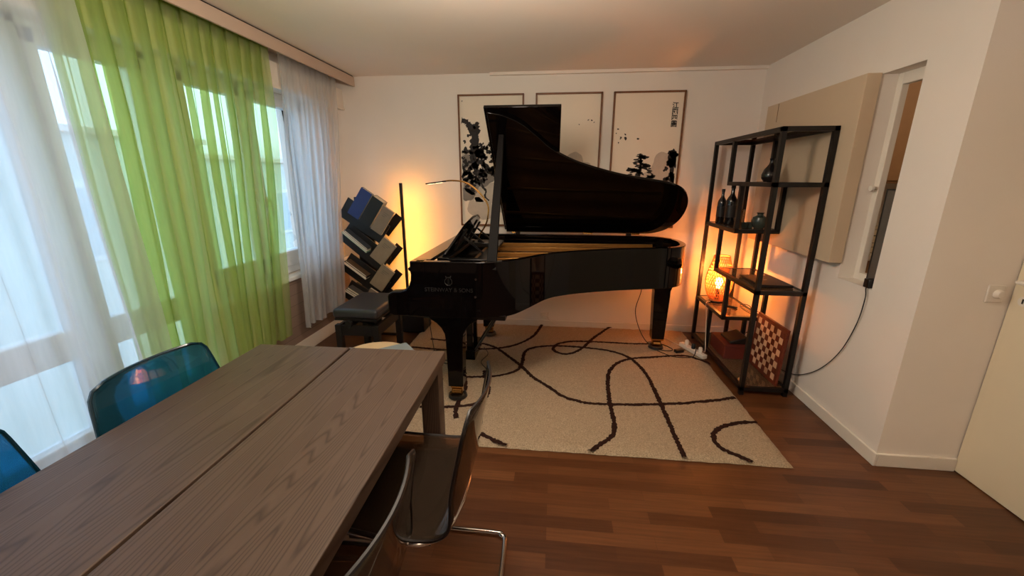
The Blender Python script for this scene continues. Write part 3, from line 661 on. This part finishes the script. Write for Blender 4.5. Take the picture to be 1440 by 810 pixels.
def paint2(mb):
    r = random.Random(9); z = .0208
    blob(mb, .37, .60, .08, r, z, 2, sx=.9, sy=1.1, rough=.2); blob(mb, .46, .55, .05, r, z+.0002, 2, rough=.2); blob(mb, .38, .62, .05, r, z+.0003, 1, rough=.25) if False else None
    blob(mb, .2, .45, .16, r, z, 2, sy=.5)
    for (x, y, s) in ((.475, .955, .006), (.505, .952, .007), (.527, .935, .005), (.395, .918, .005)): blob(mb, x, y, s, r, z+.0004, 0, n=8, rough=.7)
def paint3(mb):
    r = random.Random(15); z = .0208
    blob(mb, .46, .53, .13, r, z, 2, sx=.75, sy=1.2, rough=.22); blob(mb, .40, .44, .12, r, z+.0001, 2, sy=.8); blob(mb, .49, .56, .07, r, z+.0002, 1, sy=1.2, rough=.2) if False else None
    for k in range(46):
        yy = .42+.24*r.random(); wd = .14*(1-(yy-.42)/.30); blob(mb, .275+r.uniform(-wd, wd), yy, r.uniform(.010, .026), r, z+.0006, 0, n=12, rough=.9, sx=1.6, sy=.6)
    stroke(mb, [(.27, .66), (.275, .55), (.265, .40)], .03, z+.0006, 0, r)
    for k in range(34): blob(mb, .55+r.gauss(0, .03), .50+r.uniform(-.14, .17), r.uniform(.012, .030), r, z+.0006, 0, n=12, rough=.8)
    stroke(mb, [(.57, .68), (.555, .55), (.56, .35)], .04, z+.0006, 0, r)
    for (x, y, s) in ((.055, .875, .008), (.04, .84, .005), (.12, .83, .008), (.082, .80, .010), (.125, .795, .013), (.065, .76, .007), (.235, .792, .010)): blob(mb, x, y, s, r, z+.0006, 0, n=8, rough=.8)
    # four characters down the right edge, the last one pale like a seal
    cu = bpy.data.curves.new('characters', 'FONT'); cu.size = .055; cu.space_line = .92; cu.offset = .0012; cu.body = '\u6c5f\n\u570b\n\u56db\n\u5716'; cu.fill_mode = 'FRONT'
    tmp = bpy.data.objects.new('characters_source', cu); COL.objects.link(tmp); bpy.context.view_layer.update()
    me = bpy.data.meshes.new_from_object(tmp.evaluated_get(bpy.context.evaluated_depsgraph_get())); bpy.data.objects.remove(tmp)
    if len(me.vertices):
        mb.add([(.505+v.co.x, -z-.0006, 1.045+v.co.y) for v in me.vertices], [tuple(p.vertices) for p in me.polygons], 0)
    bpy.data.meshes.remove(me)
picture(-.92, -.31, 'framed ink print of a gnarled tree, leftmost of the three', paint1)
picture(-.205, .387, 'framed ink print with faint hills, middle of the three behind the raised lid', paint2)
picture(.483, 1.096, 'framed ink print with birds, pines and vertical characters, rightmost of the three', paint3)

# ------------------------------------------------------------------ bench
def bench():
    t = thing('piano_bench', 'black leather adjustable piano bench by the keyboard end', 'bench', (-1.535, 3.10, 0))
    b = MB(); nx, ny = 12, 16; w, d = .185, .26
    s = MB().box(-w, w, -d, d, .415, .495); o = s.build('seat', M['leather'], t, bevel=.028, seg=5)
    MB().box(-w+.012, w-.012, -d+.012, d-.012, .400, .416).build('seat_board', M['blackwood'], t)
    for sx in (-1, 1):
        for sy in (-1, 1): MB().box(sx*.155-.024, sx*.155+.024, sy*.225-.024, sy*.225+.024, 0, .36).build('leg', M['blackwood'], t, bevel=.003)
    ap = MB()
    for sx in (-1, 1): ap.box(sx*.155-.012, sx*.155+.012, -.2, .2, .27, .355)
    for sy in (-1, 1): ap.box(-.15, .15, sy*.225-.012, sy*.225+.012, .27, .355)
    ap.build('apron', M['blackwood'], t)
    sc = MB()
    for sy in (-1, 1):
        sc.obox((-.12, sy*.18, .35), (.12, sy*.18, .40), .02, .008); sc.obox((.12, sy*.18, .35), (-.12, sy*.18, .40), .02, .008)
    sc.tube([(-.05, -.20, .375), (-.05, .2, .375)], .008, 8); sc.build('lift_mechanism', M['blackmetal'], t)
    for sy in (-1, 1): MB().lathe([(.001, -.035), (.026, -.035), (.030, -.028), (.030, -.008), (.024, 0), (.008, .002), (.008, .05), (.001, .05)] if sy < 0 else [(.001, -.05), (.008, -.05), (.008, -.002), (.024, 0), (.030, .008), (.030, .028), (.026, .035), (.001, .035)], (-.05, sy*.245, .378), 18, 0, 'Y').build('knob', M['blackplastic'], t)
bench()

# ------------------------------------------------------------------ tree bookshelf with books
PLK = [((-1.972, 1.236), (-1.590, .972)), ((-1.984, 1.008), (-1.606, .688)), ((-2.002, .715), (-1.628, .432)), ((-2.018, .442), (-1.722, .254))]
def tree():
    t = thing('tree_bookshelf', 'black tree shaped bookshelf with slanted shelves in the back left corner', 'bookshelf', (-1.84, 3.70, 0))
    MB().box(-.20, .34, -.14, .14, 0, .025).build('base', M['blackwood'], t, bevel=.003)
    MB().box(-.075, .095, .06, .085, .025, 1.31).build('post', M['blackwood'], t, bevel=.003)
    for (a, c) in PLK:
        MB().obox((a[0]+1.84, -.04, a[1]-.006), (c[0]+1.84, -.04, c[1]-.006), .20, .012, (0, 1, 0)).build('slanted_shelf', M['blackwood'], t, bevel=.002)
        d = Vector((c[0]-a[0], c[1]-a[1])).normalized(); e = Vector(c)
        MB().obox((e.x-.02+1.84, .02, e.y), (e.x-.02+1.84+.15, .02, e.y+.17), .08, .010, (0, 1, 0)).build('slanted_wing', M['blackwood'], t, bevel=.002)
    return t
TREE = tree()
def box_book(label, p0, d, w, n, h, y0, y1, cov, group='books on the tree bookshelf', pages='side'):
    """p0 foot (x, z); spans w along d and h along n in the x-z plane, y0..y1 in depth"""
    o = thing('book', label, 'book', (p0[0], y0, p0[1]), 0, group); T = y1-y0
    mt = Matrix(((d.x, 0, n.x, 0), (0, 1, 0, 0), (d.y, 0, n.y, 0), (0, 0, 0, 1))); c = .0025
    if pages == 'side': MB().box(0, w, 0, c, 0, h, 0, mt).box(0, w, T-c, T, 0, h, 0, mt).box(0, c, c, T-c, 0, h, 0, mt).build('cover', M['book_'+cov], o)
    else: MB().box(0, w, 0, T, 0, c, 0, mt).box(0, w, 0, T, h-c, h, 0, mt).box(0, c, 0, T, c, h-c, 0, mt).build('cover', M['book_'+cov], o)
    if pages == 'side': MB().box(c+.001, w-.003, c, T-c, .003, h-.003, 0, mt).build('page_block', M['pages'], o)
    else: MB().box(c+.001, w-.003, .003, T-.003, c, h-c, 0, mt).build('page_block', M['pages'], o)
    return o
def on_plank(k, s):
    a, c = Vector(PLK[k][0]), Vector(PLK[k][1]); d = (c-a).normalized(); n = Vector((-d.y, d.x)); return a+d*s+n*.001, d, n
p, d, n = on_plank(0, .10); box_book('glossy navy book topmost on the tree bookshelf', p, d, .115, n, .275, 3.565, 3.60, 'navy')
p, d, n = on_plank(0, .223); box_book('thick black folder right of the navy book at the top of the bookshelf', p, d, .115, n, .27, 3.565, 3.66, 'black')
for k, s, w, h, cov, lab in ((0, .348, .115, .25, 'greybeige', 'grey sheet music book just below the black folder on the right side'), (1, .35, .145, .235, 'stone', 'printed stone coloured book on the second slanted shelf, right of the post'), (2, .325, .14, .235, 'stone', 'printed stone coloured book on the third slanted shelf, right of the post'), (3, .22, .12, .17, 'greybeige', 'small grey book lowest on the right side of the bookshelf')):
    p, d, n = on_plank(k, s); b_ = box_book(lab, p, d, w, n, h, 3.57, 3.595, cov)
    mt = Matrix(((d.x, 0, n.x, 0), (0, 1, 0, 0), (d.y, 0, n.y, 0), (0, 0, 0, 1))); tx = MB()
    for q in range(3): tx.box(w*.25, w*.25+w*(.5-.12*q), -.0006, 0, h*(.80-.07*q), h*(.815-.07*q), 0, mt)
    tx.build('title_lines', M['book_grey'], b_)
def stack(k, items, s0=.02):
    off = 0
    for cov, th, L, lab in items:
        p, d, n = on_plank(k, s0+off*.3); box_book(lab, p+n*off, d, L, n, th, 3.565, 3.765-.03*(th < .015), cov, pages='flat'); off += th+.001
stack(1, (('mint', .014, .29, 'thin mint covered booklet lowest in the stack on the second slanted shelf'), ('white', .012, .28, 'thin white booklet in the middle of the stack on the second slanted shelf'), ('slate', .014, .27, 'slate booklet on top of the stack on the second slanted shelf')))
stack(2, (('black', .028, .26, 'black folder lying left on the third slanted shelf'), ('brown', .014, .24, 'brown booklet on top of the folder on the third slanted shelf')))
stack(3, (('white', .014, .17, 'white booklet lowest in the stack on the bottom slanted shelf'), ('green', .02, .165, 'dark green book in the stack on the bottom slanted shelf'), ('grey', .02, .16, 'grey book on top of the stack on the bottom slanted shelf')))

# ------------------------------------------------------------------ LED floor lamp
ld = thing('led_floor_lamp', 'thin black upright corner lamp glowing amber onto the back wall', 'lamp', (-1.43, 3.73, 0))
MB().box(-.10, .10, -.07, .07, 0, .02).build('base', M['blackmetal'], ld, bevel=.004)
MB().box(-.013, .011, -.012, .012, .02, 1.44).build('pole', M['blackmetal'], ld, bevel=.002)
MB().box(-.008, .007, .0125, .0150, .06, 1.42).build('led_strip', M['ledstrip'], ld)

# black box on the floor behind the bench
bx = thing('subwoofer', 'small black box on the floor behind the piano bench', 'speaker', (-1.36, 3.74, 0))
MB().box(-.11, .11, -.12, .12, .012, .27).build('cabinet', M['blackwood'], bx, bevel=.008)
MB().box(-.095, .095, -.126, -.1205, .03, .255).build('grille', M['blackplastic'], bx, bevel=.003)

# ------------------------------------------------------------------ shelf unit
def shelf():
    t = thing('shelf_unit', 'tall black metal shelf unit with staggered glass shelves on the right', 'shelf', (0, 0, 0))
    x0, x1, y0, y1 = 1.350, 1.642, 2.748, 3.80; s = .028; ztop = 1.785
    def post(x, y, a, c): MB().box(x-s/2, x+s/2, y-s/2, y+s/2, a, c).build('post', M['blackmetal'], t)
    for x in (x0, x1):
        for y in (y0, y1): post(x, y, 0, ztop)
        post(x, 3.43, 1.445, ztop); post(x, 3.205, 1.105, 1.445); post(x, 3.47, .75, 1.105); post(x, 3.205, .41, .75); post(x, 3.47, .05, .41)
    def level(ya, yb, z, nm='shelf_frame'):
        b = MB(); h = s/2
        for x in (x0, x1): b.box(x-h, x+h, ya-h, yb+h, z-s, z)
        for y in (ya, yb): b.box(x0+h, x1-h, y-h, y+h, z-s, z)
        o = b.build(nm, M['blackmetal'], t)
        MB().box(x0+h, x1-h, ya+h, yb-h, z-.007, z-.001).build('glass_shelf', M['shelfglass'], o)
    level(y0, y1, ztop); level(y0, 3.43, 1.46); level(3.205, y1, 1.115); level(y0, 3.47, .765); level(3.205, y1, .43); level(y0, y1, .06)
shelf()
SG = 'items on the black shelf unit'
def bottle(label, x, y, z, h, r):
    t = thing('bottle', label, 'bottle', (x, y, z))
    MB().lathe([(.001, 0), (r*.92, 0), (r, .01), (r, h*.60), (r*.9, h*.66), (r*.45, h*.76), (r*.34, h*.80), (r*.33, h*.93), (.001, h*.93)], (0, 0, 0), 24).build('glass_body', M['bottle'], t)
    MB().lathe([(.001, h*.925), (r*.40, h*.925), (r*.40, h), (.001, h)], (0, 0, 0), 18).build('cap', M['blackplastic'], t)
    MB().lathe([(r*1.01, h*.2), (r*1.015, h*.2), (r*1.015, h*.5), (r*1.01, h*.5)], (0, 0, 0), 24).build('paper_label', M['book_black'], t)
bottle('slimmer dark bottle on the middle shelf, standing behind the bigger bottle', 1.40, 3.66, 1.115, .285, .034)
bottle('bigger dark bottle at the front left of the middle shelf', 1.425, 3.53, 1.115, .315, .042)
g = thing('tumbler', 'cut glass tumbler on the middle shelf right of the dark bottles', 'glass', (1.553, 3.66, 1.115))
pr = [(.001, 0), (.034, 0), (.040, .12), (.037, .12), (.031, .012), (.001, .012)]
MB().lathe(pr, (0, 0, 0), 14).build('glass_body', M['glass'], g, smooth=0)
for k, (x, y, lab) in enumerate(((1.455, 3.31, 'small dark cup on the middle shelf, left of the pair before the round jar'), (1.50, 3.33, 'small dark cup on the middle shelf nearest to the round jar'))):
    tag(MB().lathe([(.001, 0), (.018, 0), (.024, .012), (.026, .042), (.023, .042), (.020, .010), (.001, .009)], (0, 0, 0), 20).build('cup', M['jar']), lab, 'cup', 'cups on the middle shelf').location = (x, y, 1.115)
tag(MB().lathe([(.001, 0), (.030, 0), (.050, .025), (.055, .055), (.046, .085), (.022, .098), (.019, .108), (.028, .118), (.024, .118), (.015, .106), (.001, .10)], (0, 0, 0), 28).build('jar', M['jar']), 'round grey green jar with flared lip on the middle shelf', 'jar').location = (1.553, 3.30, 1.115)
v = thing('vase', 'black pear shaped vase with narrow neck on the upper shelf', 'vase', (1.49, 3.12, 1.46))
MB().lathe([(.001, 0), (.034, 0), (.052, .025), (.054, .05), (.042, .085), (.018, .118), (.012, .14), (.018, .158), (.014, .158), (.008, .14), (.001, .13)], (0, 0, 0), 28).build('body', M['vase'], v)
lt = thing('laptop', 'closed dark laptop lying on the lower glass shelf', 'laptop', (1.51, 2.99, .766))
MB().box(-.11, .11, -.16, .16, 0, .010).build('base', M['blackplastic'], lt, bevel=.003)
MB().box(-.11, .11, -.16, .16, .0105, .017).build('screen_lid', M['book_black'], lt, bevel=.003)
MB().box(-.012, .012, -.004, .004, .0172, .0176).build('emblem', M['chrome'], lt)
# rattan lamp
rl = thing('rattan_lamp', 'egg shaped rattan table lamp glowing orange on the low glass shelf', 'lamp', (1.44, 3.60, .431))
prof = [(.055, .02), (.085, .07), (.103, .13), (.108, .19), (.102, .25), (.088, .31), (.070, .37), (.062, .41)]
def rad(z):
    for (r0, z0), (r1, z1) in zip(prof, prof[1:]):
        if z0 <= z <= z1: return r0+(r1-r0)*(z-z0)/(z1-z0)
    return prof[-1][0]
wv = MB()
for k in range(30):
    for s in (-1, 1):
        pts = []
        for i in range(25):
            z = .02+.39*i/24; a = 2*PI*k/30+s*1.5*i/24; r = rad(z)+(.0012 if s > 0 else -.0012); pts.append((r*cos(a), r*sin(a), z))
        wv.tube(pts, .0030, 5)
for z in (.02, .055, .09, .13, .17, .21, .25, .29, .33, .37, .41):
    r = rad(z); wv.tube([(r*cos(a*PI/16), r*sin(a*PI/16), z) for a in range(32)], .0028 if z not in (.02, .41) else .005, 5, True)
wv.build('woven_shade', M['rattan'], rl)
MB().lathe([(.001, 0), (.06, 0), (.06, .015), (.018, .02), (.014, .12), (.001, .12)], (0, 0, 0), 20).build('base', M['blackmetal'], rl)
MB().lathe([(.001, .12), (.014, .125), (.016, .14), (.028, .17), (.030, .19), (.022, .212), (.001, .22)], (0, 0, 0), 18).build('bulb', M['bulb'], rl)
lp_ = lamp('rattan_lamp_light', 'POINT', (1.44, 3.60, .66), 19, (1, .30, .055), .03)
# small things on the low shelf
sk = thing('remote_control', 'slim black remote on the low glass shelf in front of the rattan lamp', 'remote', (1.50, 3.46, .431), -.9)
MB().box(-.06, .06, -.014, .014, 0, .012).build('body', M['blackplastic'], sk, bevel=.003)
MB().box(-.05, -.02, -.008, .008, .012, .0135).box(0, .04, -.008, .008, .012, .0135).build('buttons', M['cableblack'], sk)
# red box with black router
rb = thing('storage_box', 'dark red box on the bottom shelf under the black device', 'box', (1.50, 3.36, .061))
MB().box(-.10, .10, -.15, .15, 0, .10).build('box_body', M['red'], rb, bevel=.003)
MB().box(-.103, .103, -.153, .153, .10, .118).build('lid', M['red'], rb, bevel=.003)
dv = thing('router', 'black wedge shaped device on top of the dark red box', 'router', (1.52, 3.34, .1795))
MB().prism([(-.07, 0), (.07, 0), (.07, .05), (.05, .06), (-.07, .02)], lambda p: (p[0], -.10, p[1]), lambda p: (p[0], .10, p[1])).build('housing', M['blackplastic'], dv, bevel=.005)
MB().box(.0705, .073, -.05, .05, .015, .03).build('port_strip', M['cableblack'], dv)
# chess board leaning on the wall end of the unit
cb = thing('chess_board', 'wooden chess board leaning upright inside the bottom of the black shelf unit', 'chess board', (1.578, 2.768, .0625))
Lb = .42; mt = Matrix.Rotation(math.radians(3.2), 4, 'Y')
MB().box(0, .018, 0, Lb, 0, Lb, 0, mt).build('board', M['chessdark'], cb, bevel=.002)
sq = MB(); e = .030; c = (Lb-2*e)/8
for i in range(8):
    for j in range(8):
        sq.box(-.0012, 0, e+i*c, e+(i+1)*c, e+j*c, e+(j+1)*c, (i+j) % 2, mt)
sq.build('squares', [M['chesslight'], M['chessdark']], cb, smooth=0)

# ------------------------------------------------------------------ slim screen on the hatch sill
ms = thing('tablet', 'slim black screen standing on the hatch sill at its near edge', 'tablet', (1.765, 2.352, .9))
MB().box(.022, .034, -.005, .112, .012, .53).build('screen', M['blackplastic'], ms, bevel=.002)
MB().box(.0205, .0225, -.003, .098, .02, .522).build('screen_glass', M['book_grey'], ms)
MB().box(-.045, .045, -.012, .03, .0, .05).build('stand', M['blackplastic'], ms, bevel=.004)

# ------------------------------------------------------------------ cables, sockets, power strip
def cable(name, label, pts, m, r=.0035):
    P = spline(pts, 10); return tag(MB().tube(P, r, 6).build(name, m), label, 'cable')
cable('power_cable', 'black cable hanging from the hatch screen down behind the chess board', [(1.745, 2.36, .93), (1.725, 2.36, .90), (1.722, 2.345, .84), (1.727, 2.37, .68), (1.727, 2.45, .47), (1.727, 2.60, .28), (1.727, 2.80, .145), (1.725, 3.0, .09)], M['cableblack'], .003)
so = thing('wall_socket', 'white double wall socket with plugs on the back wall under the piano', 'socket', (-.078, D-.0145, .125))
MB().box(-.045, .045, -.010, .014, -.035, .035).build('socket_plate', M['white'], so, bevel=.004)
MB().lathe([(.001, -.045), (.014, -.045), (.018, -.01), (.001, -.01)], (.02, 0, 0), 14, 0, 'Y').lathe([(.001, -.045), (.014, -.045), (.018, -.01), (.001, -.01)], (-.02, 0, 0), 14, 0, 'Y').build('plug', M['white'], so)
cable('power_cable', 'thin pale cable running from the wall socket along the back wall', [(-.055, D-.06, .125), (0, 3.90, .07), (.10, 3.90, .032), (.4, 3.91, .03)], M['cablewhite'], .003)
ps = thing('power_strip', 'white power strip with plugs on the rug corner beside the shelf unit', 'power strip', (1.22, 3.40, .026), math.radians(112))
MB().box(-.15, .15, -.024, .024, 0, .036).build('strip_body', M['white'], ps, bevel=.006)
for k in range(3): MB().lathe([(.001, .036), (.016, .036), (.016, .075), (.010, .082), (.001, .082)], (-.09+.085*k, 0, 0), 14).build('plug', M['white'] if k != 1 else M['blackplastic'], ps)
pl2 = thing('adapter_plug', 'black adapter plug lying on the rug by the power strip', 'plug', (1.10, 3.38, .028), .4)
MB().box(-.04, .04, -.02, .02, 0, .028).build('body', M['blackplastic'], pl2, bevel=.006)
MB().tube([(.04, -.007, .014), (.065, -.007, .014)], .003, 6).tube([(.04, .007, .014), (.065, .007, .014)], .003, 6).build('prongs', M['brass'], pl2)
cable('power_cable', 'dark cable hanging from the piano tail to the power strip', [(.80, 3.62, .67), (.79, 3.62, .50), (.75, 3.60, .32), (.80, 3.56, .14), (.88, 3.50, .035), (.98, 3.40, .03), (1.06, 3.42, .03), (1.03, 3.50, .03), (.95, 3.58, .03), (.87, 3.54, .045)], M['cableblack'], .0035)
cable('power_cable', 'black cable looping on the rug between piano leg and power strip', [(.92, 3.38, .032), (1.02, 3.28, .030), (1.12, 3.27, .030), (1.20, 3.30, .034), (1.235, 3.36, .10)], M['cableblack'], .0035)
cable('power_cable', 'pale cable running across the rug corner to the power strip', [(1.0, 3.80, .03), (1.08, 3.66, .03), (1.16, 3.52, .03), (1.20, 3.47, .06)], M['cablewhite'], .003)
cable('power_cable', 'white cable rising from the power strip to the rattan lamp', [(1.258, 3.33, .10), (1.30, 3.34, .06), (1.325, 3.43, .16), (1.335, 3.50, .32), (1.338, 3.55, .428), (1.37, 3.57, .442), (1.383, 3.585, .438)], M['cablewhite'], .003)
cable('power_cable', 'dark cable drooping behind the low glass shelf to the black device', [(1.655, 3.30, .445), (1.60, 3.34, .436), (1.60, 3.50, .434), (1.66, 3.52, .436), (1.697, 3.50, .40), (1.70, 3.45, .25), (1.62, 3.42, .20), (1.5945, 3.36, .201)], M['cableblack'], .003)
cable('pedal_cable', 'thin dark cable trailing from under the keyboard onto the rug', [(-.97, 2.9, .62), (-.94, 2.86, .40), (-.89, 2.8, .16), (-.84, 2.74, .032), (-.80, 2.68, .03)], M['cableblack'], .003)
cable('pedal_cable', 'dark cable loop lying on the rug left of the near piano leg', [(-1.16, 3.16, .03), (-1.0, 3.05, .03), (-.86, 3.0, .03), (-.76, 3.06, .03), (-.80, 3.16, .03), (-.93, 3.20, .03), (-1.05, 3.12, .036), (-.95, 2.98, .036), (-.80, 2.92, .03), (-.70, 2.86, .03)], M['cableblack'], .004)
cable('pedal_cable', 'dark cable curling on the rug beside the pedal lyre', [(-.60, 3.30, .03), (-.54, 3.16, .03), (-.57, 3.0, .03), (-.50, 2.86, .03), (-.52, 2.76, .03)], M['cableblack'], .003)

# ------------------------------------------------------------------ pale round stool with a sheet on it
stl = thing('stool', 'low round pale stool just beyond the table end, a sheet lying on it', 'stool', (-1.07, 2.17, 0))
MB().lathe([(.001, .40), (.185, .40), (.20, .41), (.205, .43), (.20, .446), (.185, .45), (.001, .45)], (0, 0, 0), 40).build('seat', M['stool'], stl)
for k in range(4):
    a = PI/4+k*PI/2; MB().tube([(.13*cos(a), .13*sin(a), .40), (.17*cos(a), .17*sin(a), 0.027 if (-1.07+.17*cos(a) > -1.30 and 2.17+.17*sin(a) > 1.963) else .0)], .015, 10).build('leg', M['stool'], stl)
sh = MB().box(-.11, .11, -.10, .10, 0, .006).build('sheet', M['sheet']); tag(sh, 'blue grey sheet lying on the right side of the round stool', 'sheet'); sh.location = (-.955, 2.20, .451); sh.rotation_euler = (0, 0, .7)

# ------------------------------------------------------------------ dining table
def table():
    t = thing('dining_table', 'long dark oak dining table in the left foreground', 'table', (-.885, .5, 0), math.radians(1.0))
    y1 = 1.115; y0 = -1.15
    for (a, c) in ((-.435, -.0055), (.0055, .435)): MB().box(a, c, y0, y1, .692, .74).build('board', M['oak'], t, bevel=.003)
    ap = MB()
    for x in (-.36, .36): ap.box(x-.012, x+.012, y0+.1, y1-.1, .60, .692)
    for y in (y0+.11, y1-.11): ap.box(-.36, .36, y-.012, y+.012, .60, .692)
    ap.build('apron', M['oak'], t)
    for x in (-.385, .385):
        for y in (y0+.06, y1-.06): MB().box(x-.04, x+.04, y-.04, y+.04, 0, .692).build('leg', M['oak'], t, bevel=.003)
    MB().box(-.03, .03, y0+.02, y1-.02, .655, .691).build('gap_shade_rail', M['blackwood'], t)  # rail under the board gap, added in black to stand for its shade
    MB().box(-.012, .012, y1-.002, y1+.012, .70, .735).build('end_latch', M['book_grey'], t)
table()

# ------------------------------------------------------------------ chairs
def chair(name, label, m, loc, rz, group):
    t = thing(name, label, 'chair', loc, rz, group)
    prof = spline([(-.245, 0, .425), (-.225, 0, .448), (-.15, 0, .452), (0, 0, .440), (.12, 0, .438), (.185, 0, .458), (.222, 0, .51), (.240, 0, .60), (.258, 0, .70), (.287, 0, .842)], 6)
    n = len(prof); ln = [0]
    for a, c in zip(prof, prof[1:]): ln.append(ln[-1]+(c-a).length)
    T = ln[-1]; nu = 22; b = MB(); vs = []
    for i, p in enumerate(prof):
        s = ln[i]; back = min(1, max(0, (s-.43)/.2)); hw = .228+.022*min(1, s/.3)
        hw -= .040*min(1, max(0, (s-.60)/.25))
        rr = .05; e = T-s
        if e < rr: hw -= rr-math.sqrt(max(0, rr*rr-(rr-e)**2))
        r1 = .05
        if s < r1: hw -= r1-math.sqrt(max(0, r1*r1-(r1-s)**2))
        for j in range(nu+1):
            u = -1+2*j/nu
            vs.append((p.x-back*.028*u*u, u*hw, p.z+(1-back)*.022*abs(u)**3))
    k = nu+1
    b.add(vs, [(i*k+j, i*k+j+1, (i+1)*k+j+1, (i+1)*k+j) for i in range(n-1) for j in range(nu)])
    b.build('seat_shell', m, t, solid=.007, smooth=180)
    # rounded rim bead around the shell edge
    edge = [vs[i*k] for i in range(n)]+[vs[(n-1)*k+j] for j in range(1, k)]+[vs[i*k+k-1] for i in range(n-2, -1, -1)]+[vs[j] for j in range(k-2, 0, -1)]
    MB().tube(edge, .0055, 6, True).build('shell_rim', M['rim_'+('teal' if m is M['teal'] else 'smoke')], t)
    pts = []
    for sy in (1, -1):
        half = [(.16, .20, .424), (-.17, .20, .424), (-.215, .205, .40), (-.232, .21, .34), (-.232, .222, .07), (-.215, .226, .026), (-.17, .228, .013), (.25, .228, .013), (.295, .215, .013), (.315, .17, .013)]
        if sy > 0: pts += half
        else: pts += [(x, -y, z) for x, y, z in reversed(half)]
    P = []
    for i, p in enumerate(pts): P.append(p)
    MB().tube(spline(P, 5, True), .0105, 12, True).build('cantilever_frame', M['chrome'], t)
    cl = MB()
    for sy in (-1, 1): cl.box(-.12, -.06, sy*.20-.016, sy*.20+.016, .408, .438).box(.08, .14, sy*.20-.016, sy*.20+.016, .408, .438)
    cl.build('seat_clip', M['blackplastic'], t, bevel=.003)
    return t
M['rim_teal'] = mat('petrol_edge', (14, 46, 60), .15, coat=.4); M['rim_smoke'] = mat('smoke_edge', (24, 18, 16), .4, spec=.3)
G1, G2 = 'smoke brown chairs at the table', 'petrol blue chairs at the table'
chair('dining_chair', 'smoky brown transparent cantilever chair at the far right side of the table', M['smoke'], (-.485, 1.16, 0), .0, G1)
chair('dining_chair', 'smoky brown transparent cantilever chair nearest the camera on the right side', M['smoke'], (-.59, .635, 0), .0, G1)
chair('dining_chair', 'petrol blue transparent chair across the table before the green curtain', M['teal'], (-1.18, 1.195, 0), PI-.02, G2)
chair('dining_chair', 'petrol blue transparent chair cut off at the left edge of the frame', M['teal'], (-1.25, .605, 0), PI, G2)
